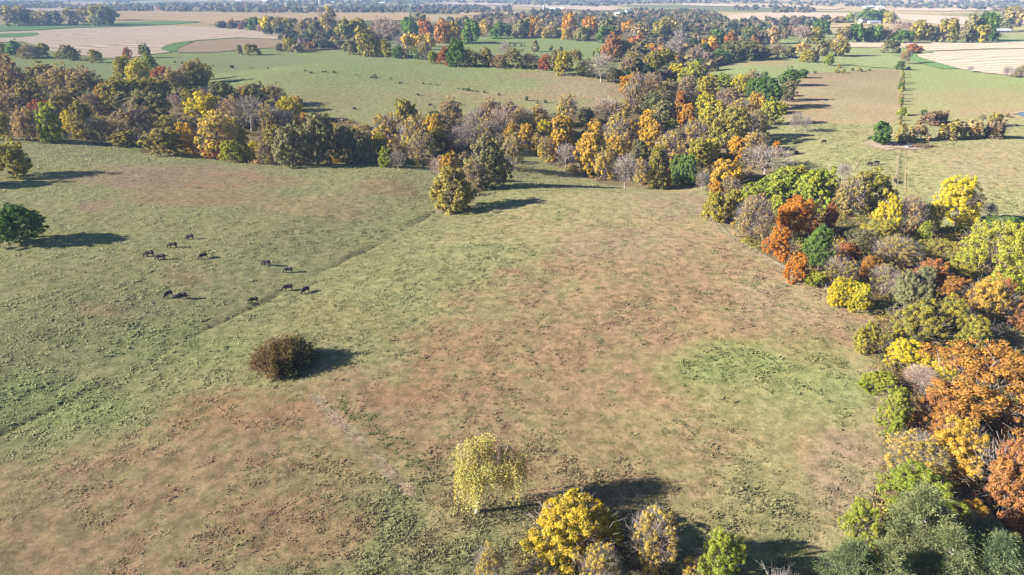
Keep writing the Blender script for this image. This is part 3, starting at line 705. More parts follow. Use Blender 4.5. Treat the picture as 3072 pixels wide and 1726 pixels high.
rows(2048, 600, 'GR', '''
725 230 445 225 OR; 1020 240 525 240 DG; 850 420 610 170 OR; 1210 330 470 190 RU; 1160 450 650 225 OT; 1385 440 610 145 BO
1175 600 785 180 YL; 1000 540 650 140 LG; 1330 640 850 150 YL; 1500 510 710 235 OT; 1650 560 890 350 SG; 1850 465 665 215 RU
1600 290 510 330 OT; 1500 150 330 260 YO; 1825 160 340 110 LG; 1330 240 410 200 GG; 2290 215 630 450 LG; 2080 470 630 225 YO
1920 320 510 280 OG; 2400 160 340 220 DG; 2050 600 770 230 BO; 2250 630 960 340 GO; 2380 620 810 160 RU; 2510 740 1010 190 BO
1740 800 1140 420 YO; 2010 760 1010 300 YO; 1385 940 1150 200 YO; 2130 890 1190 350 YO; 1650 1060 1260 340 YL; 1480 1280 1450 250 LG
1960 1180 1410 260 YL; 1760 1260 1460 220 PK; 2400 990 1180 350 OT; 2540 420 700 200 LG; 1800 520 700 160 SG
''')
rows(2048, 1150, 'GR', '''
2260 -215 470 900 BO; 1880 80 420 420 BO; 1545 65 345 240 LG; 1750 390 700 380 TG; 1720 690 1000 560 LG; 1300 935 1240 280 LG
2070 330 690 360 GO; 2400 480 1070 560 BO; 2110 940 1120 340 GO; 2540 1000 1180 200 GO; 2240 1040 1400 430 GG
''')
rows(1024, 1150, 'FG', '''
1730 900 1420 740 MX; 1570 890 1060 170 OR; 2010 960 1250 200 YL; 1120 1230 1600 260 TG T; 1950 1270 1600 320 TG T; 1500 1370 1640 330 TG T; 2330 925 1500 360 TG T
2700 1330 1560 300 TG
''')
rows(2048, 1150, 'FG', '240 1145 1520 330 LG')
rows(1024, 0, 'HT', '''
60 320 405 130 GG; 200 250 415 170 OG; 340 320 425 120 YO; 430 360 435 110 DG; 510 270 430 110 TG; 590 280 370 110 GO; 575 370 442 100 DG
665 270 350 100 GO; 630 330 445 110 OT; 730 390 497 52 OR; 690 400 475 65 LG; 785 370 492 90 RU; 870 325 497 122 DG; 960 390 492 100 TG
1020 410 497 130 GG; 1090 380 492 100 OG; 1180 420 502 130 TN; 1240 330 460 100 BA; 1310 385 502 150 GG; 1430 420 505 140 OT; 1540 430 522 110 RU
1605 400 522 120 GG; 1680 410 552 130 YO; 1755 390 470 100 OG; 1835 470 575 130 GG; 1960 430 605 200 BA; 2060 530 618 130 GG; 2160 460 580 150 TN
30 170 300 150 OG; 110 170 290 150 YO; 180 200 285 100 YL; 330 160 315 200 PK; 440 290 375 110 BA; 530 150 265 120 DG; 640 165 255 110 RU
600 120 200 110 GG; 780 180 315 130 BO; 860 200 315 110 GO; 970 180 322 140 DG; 940 250 322 90 OG; 1085 170 265 120 TG; 1190 190 285 150 DG
1280 140 255 120 PK; 1370 170 275 140 GG; 1460 150 265 100 OR; 1510 170 275 140 TN; 1595 190 285 140 OT; 1710 130 235 110 OR; 1690 230 295 80 GO
1790 230 295 130 TN; 1880 150 245 110 OR; 1830 220 305 130 GG; 2030 170 295 150 GG; 1980 220 312 150 DG; 2170 170 235 100 OR; 2250 200 315 150 TN
2040 290 455 150 BO; 2130 330 455 150 OG; 2240 280 365 140 RU; 2330 340 405 80 OR; 2200 400 495 150 OT; 2340 410 535 130 YO; 2425 390 535 160 YO
2290 430 515 150 GG; 2545 500 610 140 YL; 2520 430 515 80 GO; 2490 320 420 130 BA; 2400 180 285 140 OG; 2475 150 255 150 OT; 2545 250 400 120 BA
''')
rows(2048, 0, 'HT', '''
180 300 405 120 GO; 250 250 375 130 DG; 250 360 435 90 BO; 285 390 468 145 DG; 90 370 475 140 TN; 350 260 335 100 RU; 380 330 445 170 GG
465 330 445 130 GG; 555 350 435 100 TG; 620 370 435 80 OG; 710 350 432 130 TN; 790 360 425 100 GG; 900 340 412 130 TG
''')
rows(2048, 0, 'PF', '''
940 390 465 100 YO; 1000 420 463 52 OG; 1100 415 490 88 LG O; 1050 320 415 112 GG; 1150 290 415 140 TG; 1212 320 422 92 OG; 1580 320 398 132 GG
1740 350 392 112 RU; 1670 390 475 80 OT; 1642 470 525 62 DG; 2170 505 543 48 BA; 2440 510 578 82 BA; 2540 505 580 100 OT
''')
rows(2048, 0, 'RT', '''
500 220 322 120 GG; 680 220 322 130 TN; 880 210 322 130 PK; 1000 230 322 130 OG; 1050 170 255 120 DG; 1210 220 315 130 OT
1310 200 315 130 DG; 1420 210 315 130 DG; 1520 230 315 110 TN; 1650 170 260 150 PK; 1640 250 318 150 DG; 1780 180 310 150 OG; 1960 170 312 150 OG
2140 140 300 120 GG; 2220 210 315 130 YO; 2290 130 300 130 DG; 2400 150 235 120 GG; 2480 80 225 150 OT
1400 85 165 140 DG; 1480 90 162 100 DG; 1555 100 172 90 YO; 1250 110 166 62 LG
''')
# lone pasture trees
lone_a = plant(52, 280 + 388 * q, 280 + 620 * q, 262 * q, 'YO', None, 'O'); lone_b = plant(74, 280 + 865 * q, 280 + 1140 * q, 385 * q, 'DG', None, 'O')
lone_c = plant(-75, 470, 556, 110, 'OG', None, 'O')
tag(lone_a, 'round yellow-olive tree with short trunk, alone at the pasture edge below the wood', 'tree')
tag(lone_b, 'spreading dark green tree beside its own long shadow, near the black herd', 'tree')
tag(lone_c, 'tree just out of frame whose long shadow crosses the pasture edge', 'tree')
# shrubs
rows(2048, 180, 'TH', '''
1690 500 605 170 OT; 1790 490 600 150 TN; 1960 490 598 180 OG; 1860 400 475 170 PK; 1960 390 470 140 PK; 2060 470 585 150 OT; 2200 460 580 190 TN; 2370 460 585 200 PK; 2330 405 490 150 OG; 1820 380 420 70 DG
2260 415 445 60 GG; 2450 405 430 50 GG; 1640 560 615 50 OT
''', form='S')
hr = [(1660, 82, 45), (1655, 100, 40), (1650, 122, 55), (1660, 148, 50), (1645, 172, 55), (1652, 198, 50), (1640, 222, 50), (1648, 246, 55), (1640, 272, 55), (1645, 296, 45), (1638, 322, 50), (1650, 360, 85), (1640, 420, 40), (1640, 455, 48)]
for k, (cx, t, w_) in enumerate(hr):
    plant(2048 + cx * q, 180 + t * q, 180 + (t + w_ * (0.9 if w_ < 70 else 0.75) * (0.7 + 0.3 * (k * 7 % 5) / 4)) * q, w_ * (0.6 + 0.45 * (k * 5 % 7) / 6) * q, ['OG', 'LG', 'GG', 'OT', 'DG'][k % 5], 'HR', 'S')
rows(2048, 0, 'PF', '1160 525 545 50 OG; 1210 530 545 50 OG; 1275 515 533 32 GG; 1335 515 538 48 OG; 1405 520 535 28 DG; 1185 485 512 42 OG; 1000 540 556 30 DG; 900 545 565 110 DG; 600 560 580 90 DG; 1700 505 525 40 OG', form='S')
rows(0, 0, 'HB', '''1322 458 474 22 DG; 1376 462 482 24 DG; 1412 466 484 32 DG; 1553 474 498 26 DG; 1610 486 502 22 DG; 1748 494 510 46 DG; 2020 507 520 22 DG; 2305 524 538 26 DG; 2437 532 546 22 DG; 2458 532 546 26 DG; 2520 534 552 30 DG; 1908 505 514 14 DG; 655 430 460 50 GG''', form='C')
rows(1024, 0, 'HB', '''115 556 570 16 DG; 370 584 598 22 DG; 620 618 634 22 DG; 672 626 640 18 DG; 718 628 645 22 DG; 885 660 672 20 DG; 920 662 678 30 DG; 955 665 684 50 DG; 1022 682 694 24 DG; 1075 682 700 30 DG; 1187 706 718 30 DG; 1395 720 758 38 DG; 1480 752 768 22 DG; 1540 746 778 36 DG; 1480 768 784 28 GG''', form='C')
rows(1024, 0, 'UC', '1462 313 384 88 GG; 1587 348 380 42 GG; 1655 358 388 54 GG; 1352 328 352 26 GG; 1380 340 354 24 GG; 1940 368 425 74 LG; 1905 390 418 34 OG; 1300 332 348 34 GG; 1195 326 340 24 GG', form='S')

# labels: each tree is told apart by its colour and its count from a landmark
groups = {}
for e, reg, sp, fm, u, vb, h in TREES:
    if reg is None: continue
    groups.setdefault((reg, sp, 'shrub' if fm == 'S' else 'cedar' if fm == 'C' else 'tree'), []).append((e, u, vb))
for (reg, sp, kind), L_ in groups.items():
    where, mark, (mu, mv) = REG[reg]
    L_.sort(key=lambda r: math.hypot(r[1] - mu, (r[2] - mv) * 2))
    cw = SPEC[sp][0]
    noun = {'tree': 'tree', 'shrub': 'shrub', 'cedar': 'cedar bush'}[kind]
    for k, (e, u, vb) in enumerate(L_):
        lab = f'the only {cw} {noun} in {where}' if len(L_) == 1 else f'{ORD[k]} {cw} {noun} out from {mark}, {where}'
        tag(e, lab, 'tree' if kind == 'tree' else 'shrub', {'tree': 'trees of ', 'shrub': 'shrubs of ', 'cedar': 'cedar bushes of '}[kind] + where)

# ------------------------------------------------------------------ special plants
def weeping_tree():
    rng = np.random.default_rng(3)
    p, h, wd, dep = fit(1458, 1317, 1535, 212, 0.5, 0.5)
    p = ground_at(1432, 1538); H = 11.0
    e = empty('weeping_tree', p); e.scale = (1.06, 1.06, 1.0)
    parts = []; P, Nn, S, D = [], [], [], []
    tp = np.array([(0, 0, -0.1), (0.1, 0.1, 1.2), (0.2, 0.2, 2.6), (0.7, 0.3, 4.2), (1.0, 0.5, 5.8)]); parts.append(tube(tp, [0.36, 0.27, 0.24, 0.2, 0.14], 7))
    ends = []
    for a, rad, top, f in ((2.9, 3.0, 8.2, 3), (2.2, 2.4, 8.8, 3), (3.7, 2.6, 7.2, 2), (1.4, 2.0, 9.2, 4), (0.6, 3.6, 8.0, 4), (0.1, 4.8, 7.4, 4), (-0.4, 4.4, 7.2, 3), (5.3, 2.2, 7.5, 3), (4.5, 2.0, 7.0, 2), (0.9, 1.2, 9.8, 4), (3.1, 1.4, 9.6, 4), (0.35, 5.4, 6.6, 4)):
        b0 = tp[f]; ex = np.array([0.6 + math.cos(a) * rad, 0.3 + math.sin(a) * rad, top])
        mid = (b0 + ex) / 2 + np.array([0, 0, 1.1])
        c = np.array([b0, b0 * .5 + mid * .5 + np.array([0, 0, .35]), mid, mid * .5 + ex * .5 + np.array([0, 0, .45]), ex]); parts.append(tube(c, [0.13, 0.1, 0.08, 0.05, 0.025], 5)); ends.append((c, a))
    for c, a in ends:
        for k in range(46):
            t = rng.uniform(0.35, 1.0) * 4; i = min(int(t), 3); s0 = c[i] * (1 - t + i) + c[i + 1] * (t - i) + rng.normal(size=3) * np.array([0.45, 0.45, 0.3])
            right = c[-1][0] > 2.2
            ln = rng.uniform(1.5, 4.6) if right else rng.uniform(1.5, 6.0)
            if 0.4 < s0[0] < 2.4: ln *= 0.45
            ln = min(ln, s0[2] - 0.5); m_ = max(int(ln / 0.13), 3)
            dr = np.array([math.cos(a), math.sin(a), 0]) * rng.uniform(0, 0.3)
            tt = np.linspace(0, 1, m_)[:, None]
            q_ = s0 + dr * tt * ln * 0.5 + np.array([0, 0, -1]) * tt * ln + rng.normal(size=(m_, 3)) * 0.09
            P.append(q_)
    for c, a in ends:                # leafy top of the crown, along and above the limbs
        k = 300; t = rng.uniform(1.2, 4.0, k); i = np.minimum(t.astype(int), 3); f_ = (t - i)[:, None]
        P.append(c[i] * (1 - f_) + c[i + 1] * f_ + rng.normal(size=(k, 3)) * np.array([0.5, 0.5, 0.4]) + np.array([0, 0, 0.15]))
    P = np.concatenate(P); nl = len(P)
    V, F_ = quads(rng, P, unit(rng.normal(size=(nl, 3)) + np.array([-0.3, -0.5, 0.3])), rng.uniform(0.05, 0.13, nl), 1.7)
    at = np.stack([rng.random(nl), 0.15 + 0.4 * rng.random(nl), rng.random(nl), np.ones(nl)], 1)
    cm = mesh_np('weeping_crown', V, F_, {'leaf': at}); cm.materials.append(leaf_material('leaves_pale_yellow', (0.440, 0.385, 0.125), (0.340, 0.310, 0.095), 0))
    link('crown', cm, e)
    tV, tF = join(parts); tm = mesh_np('weeping_trunk', tV, tF, smooth=True); tm.materials.append(M_PALEBARK); link('trunk', tm, e)
    # upright bare shoots above the crown
    m2 = 260; b = np.stack([rng.uniform(-2.2, 4.5, m2), rng.uniform(-2, 2.2, m2), rng.uniform(7.8, 9.4, m2)], 1)
    V, F_ = slivers(rng, b, unit(rng.normal(size=(m2, 3)) * 0.35 + np.array([0, 0, 1])), rng.uniform(0.6, 1.6, m2), np.full(m2, 0.022))
    sm = mesh_np('bare_shoots', V, F_); sm.materials.append(M_TWIGPINK); link('twigs', sm, e)
    tag(e, 'pale yellow weeping tree with hanging strands, standing alone on the brown pasture', 'tree')
weeping_tree()

def cedar_mound():
    rng = np.random.default_rng(9)
    p = ground_at(858, 1100); dep = proj(*p)[2]; ppm = FOC / dep
    R = 186 / ppm / 2; H = 6.0; R *= 1.08
    e = empty('cedar_shrub', p)
    n_ = 24000; d = unit(rng.normal(size=(n_, 3))); d[:, 2] = np.abs(d[:, 2])
    cl = rng.integers(0, 130, n_); cd_ = unit(rng.normal(size=(130, 3))); cd_[:, 2] = np.abs(cd_[:, 2]) * 0.9
    cr_ = rng.uniform(0.84, 1.06, 130)
    t = rng.random(n_) ** 0.55
    pos = cd_[cl] * (cr_[cl] * t)[:, None] + rng.normal(size=(n_, 3)) * 0.075 * t[:, None]
    pos[:, 2] = np.abs(pos[:, 2])
    P = pos * np.array([R, R * 0.9, H])
    dr = unit(cd_[cl] * np.array([1, 1, 0.75]) + rng.normal(size=(n_, 3)) * 0.5)
    V, F_ = slivers(rng, P, dr, rng.uniform(0.22, 0.45, n_), rng.uniform(0.10, 0.20, n_))
    # brown on the west and upper part, dark green on the east and lower part
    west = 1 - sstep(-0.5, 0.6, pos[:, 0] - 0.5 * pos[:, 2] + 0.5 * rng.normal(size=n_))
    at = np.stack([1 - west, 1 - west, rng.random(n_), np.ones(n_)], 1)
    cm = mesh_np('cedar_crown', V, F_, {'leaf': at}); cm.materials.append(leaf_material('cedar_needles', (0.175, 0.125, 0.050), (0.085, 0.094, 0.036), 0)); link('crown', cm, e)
    parts = []
    for k in range(26):
        a = rng.uniform(0, 6.28); z = rng.uniform(0.2, 1.2)
        lp, lr, _ = limb(rng, (0, 0, 0.1), (math.cos(a), math.sin(a), z), R * rng.uniform(0.8, 1.05), 0.10, 0.02, 5, 0.25, 0.05); parts.append(tube(lp, lr, 5))
    V, F_ = join(parts); tm = mesh_np('cedar_stems', V, F_, smooth=True); tm.materials.append(M_TWIGPINK); link('trunk', tm, e)
    tag(e, 'big brownish mounded cedar casting a dark shadow, alone in the pasture', 'shrub')
cedar_mound()

def pine_mesh():
    rng = np.random.default_rng(12); P, D = [], []; parts = [tube([(0, 0, 0), (0.005, 0, 0.5), (0, 0.01, 1)], [0.022, 0.014, 0.003], 7)]
    for lv in range(13):
        z = 0.16 + 0.80 * lv / 12; L = 0.5 * (1 - (z - 0.1) ** 1.5) * rng.uniform(0.85, 1.1)
        for k in range(6 if lv < 9 else 5):
            a = k * 0.9 + lv * 0.7 + rng.uniform(-0.2, 0.2)
            lp, lr, _ = limb(rng, (0, 0, z), (math.cos(a), math.sin(a), 0.22), L * rng.uniform(0.75, 1.1), 0.006, 0.0015, 4, 0.2, 0.12); parts.append(tube(lp, lr, 4))
            for t in (0.4, 0.6, 0.75, 0.88, 1.0):
                i = min(int(t * 4), 3); c0 = lp[i] * (1 - (t * 4 - i)) + lp[i + 1] * (t * 4 - i) if t < 1 else lp[-1]
                m_ = 62; off = rng.normal(size=(m_, 3)) * np.array([0.032, 0.032, 0.02]) * (0.6 + 0.6 * t) + rng.normal(size=3) * 0.025
                P.append(c0 + off); D.append(unit(off + np.array([math.cos(a), math.sin(a), 0.5]) * 0.03 + rng.normal(size=(m_, 3)) * 0.012))
    P = np.concatenate(P); D = np.concatenate(D); n_ = len(P)
    V, F_ = slivers(rng, P, D, rng.uniform(0.016, 0.034, n_), rng.uniform(0.007, 0.013, n_))
    at = np.stack([rng.random(n_), rng.random(n_) * 0.8, rng.random(n_), np.ones(n_)], 1)
    cm = mesh_np('pine_crown', V, F_, {'leaf': at}); tV, tF = join(parts); tm = mesh_np('pine_trunk', tV, tF, smooth=True)
    return cm, tm
PINE_C, PINE_T = pine_mesh()
PINE_C.materials.append(leaf_material('pine_needles', (0.115, 0.160, 0.080), (0.245, 0.255, 0.110), 0.4)); PINE_T.materials.append(M_PALEBARK)
pines = [(2725, 1500, 10.0, 180, 'tallest blue-green pine in front of the copper oak'), (2530, 1655, 7.0, 150, 'smaller blue-green pine beside the lime green bush at the grove corner'),
         (2950, 1640, 8.0, 180, 'olive-tinted pine at the corner under the copper oak'), (2630, 1660, 7.0, 170, 'blue-green pine low between two taller pines at the frame edge'), (2820, 1620, 7.5, 180, 'pine with pale branches between the tallest and the corner pine')]
for k, (u, vt, hh, wp, lab) in enumerate(pines):
    p = ground_at(u, vt + hh * 18.5); dep = proj(*p)[2]; ppm = FOC / dep
    e = empty('pine_tree', p, k * 1.3); wd = wp / ppm * 1.25
    for nm, me_ in (('crown', PINE_C), ('trunk', PINE_T)):
        c = link(nm, me_, e); c.scale = (wd, wd, hh)
    tag(e, lab, 'tree', 'pines at the grove corner')
# dead snag with pale branches
SNAG = trunk_mesh('trunk', 333, 0.5, 0.02, 11, 5, 0.35, 0.1, 3); SNAG.materials.append(M_PALEBARK)
p = ground_at(2335, 1830); e = empty('dead_tree', p, 0.6); t_ = link('trunk', SNAG, e); t_.scale = (6.5, 6.5, 7.0)
tag(e, 'bleached dead tree with bare forked branches beside the bright green bush', 'tree')
p = ground_at(1955, 1690); e = empty('dead_tree', p, 2.1); t_ = link('trunk', SNAG, e); t_.scale = (5.5, 5.5, 9.0)
tag(e, 'pale forked dead trunk rising through the thin golden foliage of the front thicket', 'tree')

# ------------------------------------------------------------------ stuff: grass, weeds, brush, distant woods
def blobs(name, pts, R, H, ncard, csize, cols, seed, label, shell=0.5, up=0.0):
    rng = np.random.default_rng(seed); n_ = len(pts)
    d = unit(rng.normal(size=(n_, ncard, 3))); d[..., 2] = np.abs(d[..., 2]) * 1.0 - 0.12
    rr = (shell + (1 - shell) * rng.random((n_, ncard)))[..., None]
    pos = d * rr * np.stack([R, R, H], -1)[:, None, :] + pts[:, None, :] + np.array([0, 0, up]) * H[:, None, None]
    nor = unit(d + rng.normal(size=d.shape) * 0.4).reshape(-1, 3)
    sz = (csize[:, None] * rng.uniform(0.6, 1.3, (n_, ncard))).reshape(-1)
    V, F_ = quads(rng, pos.reshape(-1, 3), nor, sz)
    c = np.clip(cols[:, None, :] * rng.uniform(0.65, 1.3, (n_, ncard, 1)) * rng.uniform(0.92, 1.08, (n_, ncard, 3)), 0, 1).reshape(-1, 3)
    me = mesh_np(name, V, F_, {'leaf': np.concatenate([c, np.ones((len(c), 1))], 1)}); me.materials.append(M_MASS)
    return tag(link(name, me), label, kind='stuff')
rngS = np.random.default_rng(21)
def scatter_uv(poly, n_):
    P = np.array(poly, float); lo, hi = P.min(0), P.max(0); res = []
    while len(res) < n_:
        c = rngS.uniform(lo, hi, (n_ * 3, 2)); k = in_poly(c[:, 0], c[:, 1], P); res += list(c[k])
    return np.array(res[:n_])
# brush under the timber
pts, cols = [], []
palg = np.array([(0.30, 0.26, 0.06), (0.20, 0.21, 0.05), (0.36, 0.28, 0.05), (0.16, 0.19, 0.06), (0.26, 0.19, 0.09), (0.32, 0.20, 0.06)])
pal = np.array([(0.22, 0.19, 0.08), (0.28, 0.21, 0.11), (0.17, 0.18, 0.07), (0.32, 0.23, 0.10), (0.25, 0.19, 0.12), (0.34, 0.27, 0.08)])
for poly, k in ((WOODS[0], 520), (WOODS[1], 1500), (WOODS[3], 25), (WOODS[4], 40)):
    uv = scatter_uv(poly, k); uv = uv[(uv[:, 1] < 1720) & (uv[:, 0] < 3110)]
    for (u_, v_), g in zip(uv, ground_many(uv)): pts.append(g); cols.append((palg if u_ > 2150 and v_ > 560 else pal)[rngS.integers(len(pal))])
pts, cols = np.array(pts), np.array(cols); n_ = len(pts); sc_ = rngS.uniform(0.9, 2.6, n_)
blobs('undergrowth', pts, sc_ * 1.25, sc_ * 1.2, 105, sc_ * 0.19 * np.clip(pts[:, 1] / 250, 0.42, 1.0), cols, 5, 'brown and olive brush growing under the timber')
# distant woods
FAR = [([(-40, 4), (210, 4), (215, 25), (-40, 26)], 180), ([(205, 17), (420, 13), (768, 12), (768, 37), (420, 33), (210, 30)], 285), ([(350, -3), (410, -2), (410, 10), (350, 12)], 21),
       ([(768, 9), (1220, 9), (1225, 38), (768, 38)], 300), ([(1230, 12), (1400, 16), (1536, 22), (1536, 36), (1330, 42), (1230, 40)], 165),
       ([(1300, 70), (1536, 40), (1640, 32), (1860, 45), (1900, 56), (2060, 60), (2200, 70), (2160, 90), (1700, 80), (1400, 80)], 345),
       ([(1890, 30), (2000, 28), (2160, 46), (2170, 62), (1890, 55)], 120), ([(1536, -2), (2304, -2), (2304, 9), (1900, 12), (1790, 20), (1536, 14)], 390),
       ([(2304, -4), (3110, -4), (3110, 24), (2780, 25), (2304, 14)], 450), ([(2304, 20), (2440, 27), (2440, 38), (2304, 38)], 45), ([(2200, 22), (2290, 20), (2290, 30), (2200, 30)], 21),
       ([(800, -6), (1536, -6), (1536, 10), (800, 6)], 255), ([(2040, 30), (2150, 40), (2160, 64), (2040, 62)], 60), ([(2430, 60), (2520, 58), (2540, 74), (2300, 80), (2160, 82), (2160, 66)], 75),
       ([(2840, 20), (3110, 26), (3110, 40), (2900, 30)], 30), ([(620, 80), (760, 66), (900, 62), (1000, 72), (900, 84), (760, 92)], 67), ([(2100, 84), (2300, 78), (2460, 90), (2460, 112), (2300, 118), (2140, 110)], 90), ([(2840, 92), (2990, 92), (2990, 118), (2700, 122), (2600, 112)], 90), (WOODS[2], 420)]
pts, cols, sz = [], [], []
pal = np.array([(0.10, 0.11, 0.06), (0.15, 0.14, 0.07), (0.20, 0.16, 0.09), (0.24, 0.19, 0.10), (0.07, 0.10, 0.06), (0.19, 0.15, 0.12), (0.26, 0.15, 0.07)])
for poly, k in FAR:
    uv = scatter_uv(poly, k) + np.array([0, 2.0])
    if poly is WOODS[2]: uv = uv[~((uv[:, 0] > 1390) & (uv[:, 0] < 1850) & (uv[:, 1] > 112) & (uv[:, 1] < 200))]
    for g in ground_many(uv):
        if g[1] > 9000: continue
        pts.append(g); cols.append(pal[rngS.choice(7, p=[.2, .2, .18, .12, .15, .1, .05])]); sz.append(rngS.uniform(4.0, 8.5))
pts, cols, sz = np.array(pts), np.array(cols), np.array(sz)
blobs('distant_woods', pts, sz * rngS.uniform(0.8, 1.3, len(sz)), sz * 1.15, 64, sz * 0.42, cols, 6, 'hazy belts of autumn trees between the far fields', 0.55, 0.35)
# grass tussocks
def tussocks(name, x, y, hgt, rad, cols, nb, seed, label):
    rng = np.random.default_rng(seed); n_ = len(x)
    base = np.stack([x, y, height(x, y) + fine_relief(x, y) - 0.03], -1)
    a = rng.uniform(0, 6.28, (n_, nb)); r = rad[:, None] * np.sqrt(rng.random((n_, nb)))
    b = base[:, None, :] + np.stack([np.cos(a) * r, np.sin(a) * r, np.zeros_like(r)], -1)
    an = rng.uniform(0, 6.28, (n_, nb)); wd = (hgt[:, None] * rng.uniform(0.6, 1.5, (n_, nb)))
    t = np.stack([np.cos(an), np.sin(an), np.zeros_like(an)], -1) * wd[..., None] * 0.5
    tip = b + np.stack([np.cos(a) * 0.5, np.sin(a) * 0.5, np.ones_like(a)], -1) * (hgt[:, None] * rng.uniform(0.6, 1.2, (n_, nb)))[..., None]
    V = np.stack([b - t, b + t, tip], 2).reshape(-1, 3); F_ = np.arange(len(V)).reshape(-1, 3)
    c = np.clip(cols[:, None, :] * rng.uniform(0.75, 1.25, (n_, nb, 1)), 0, 1).reshape(-1, 3)
    me = mesh_np(name, V, F_, {'leaf': np.concatenate([c, np.ones((len(c), 1))], 1)}); me.materials.append(M_GRASS)
    return tag(link(name, me), label, kind='stuff')
n_ = 150000
yy = np.exp(rngS.uniform(math.log(45), math.log(330), n_)); xx = rngS.uniform(-1, 1, n_) * (yy * 0.80 + 22)
dens = fbm(xx / 5, yy / 5, 3, 15) * 0.6 + fbm(xx / 30, yy / 30, 2, 19) * 0.6
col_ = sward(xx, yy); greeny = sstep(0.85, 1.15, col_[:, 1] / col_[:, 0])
keep = (dens + 0.14 * greeny + rngS.uniform(-0.2, 0.2, n_) > 0.68)
for P in WOODS_W[:2]: keep &= ~in_poly(xx, yy, P)
xx, yy, col_, greeny = xx[keep], yy[keep], col_[keep], greeny[keep]
hh = rngS.uniform(0.08, 0.22, len(xx)) * (0.85 + 0.35 * greeny) * (0.45 + 1.2 * fbm(xx / 2.6, yy / 2.6, 2, 99)); gs = np.array(C['dgreen']) * 1.5
tc = col_ * rngS.uniform(1.05, 1.6, (len(xx), 1)); k = (rngS.random(len(xx)) < 0.2)[:, None]; tc = np.where(k, tc * 0.5 + gs * 0.5, tc)
tussocks('pasture_grass', xx, yy, hh * (1 + yy / 400), rngS.uniform(0.15, 0.5, len(xx)) * (1 + yy / 300), tc, 7, 3, 'tufted grass across the grazed pasture')
print('tussocks', len(xx))
n_ = 5000; yw = np.exp(rngS.uniform(math.log(50), math.log(260), n_)); xw = rngS.uniform(-1, 1, n_) * (yw * 0.80 + 22)
kw = 0.6 * fbm(xw / 18, yw / 18, 3, 55) + 0.6 * fbm(xw / 4, yw / 4, 2, 57) + rngS.uniform(-0.05, 0.05, n_) > 0.66
for P in WOODS_W[:2]: kw &= ~in_poly(xw, yw, P)
xw, yw = xw[kw], yw[kw]; n_ = len(xw)
wz = rngS.random(n_) ** 2.2
tussocks('weed_clumps', xw, yw, 0.10 + 0.22 * wz, 0.15 + 0.6 * wz, np.array((0.27, 0.285, 0.13)) * rngS.uniform(0.7, 1.4, (n_, 1)), 14, 12, 'darker weedy clumps dotted over the pasture')
def strip_pts(uv, n_, wid):
    P = np.array([ground_at(u, v)[:2] for u, v in uv]); s = np.concatenate([[0], np.cumsum(np.hypot(*np.diff(P, axis=0).T))]); t = rngS.uniform(0, s[-1], n_)
    return np.interp(t, s, P[:, 0]) + rngS.normal(size=n_) * wid, np.interp(t, s, P[:, 1]) + rngS.normal(size=n_) * wid
x, y = strip_pts([(930, 1185), (985, 1235), (1050, 1300), (1120, 1365), (1180, 1420), (1240, 1470)], 420, 0.5)
tussocks('dead_weeds', x, y, rngS.uniform(0.06, 0.18, 420), rngS.uniform(0.15, 0.5, 420), np.array((0.36, 0.265, 0.205)) * rngS.uniform(0.85, 1.3, (420, 1)), 6, 4, 'strip of dead brown weeds along an old fence line')
x, y = strip_pts([(1000, 1215), (1080, 1290), (1150, 1355), (1240, 1420)], 150, 1.1)
tussocks('green_weeds', x + 1.6, y + 0.6, rngS.uniform(0.12, 0.26, 150), rngS.uniform(0.2, 0.5, 150), np.array((0.20, 0.25, 0.095)) * rngS.uniform(0.7, 1.3, (150, 1)), 8, 8, 'rank green weeds beside the dead weed strip')
x, y = strip_pts([(2742, 441), (2765, 440), (2788, 440)], 320, 1.1)
tussocks('dry_weeds', x, y, rngS.uniform(0.5, 1.1, 320), rngS.uniform(0.2, 0.5, 320), np.array((0.30, 0.22, 0.13)) * rngS.uniform(0.7, 1.3, (320, 1)), 8, 9, 'dry tan weeds behind the stock tank')
x, y = strip_pts([(2692, 450), (2690, 490), (2688, 530), (2686, 560)], 45, 0.4)
tussocks('fence_weeds', x + 1.3, y, rngS.uniform(0.2, 0.5, 45), rngS.uniform(0.2, 0.4, 45), np.array((0.22, 0.21, 0.10)) * rngS.uniform(0.7, 1.3, (45, 1)), 8, 10, 'weeds between the wheel tracks')

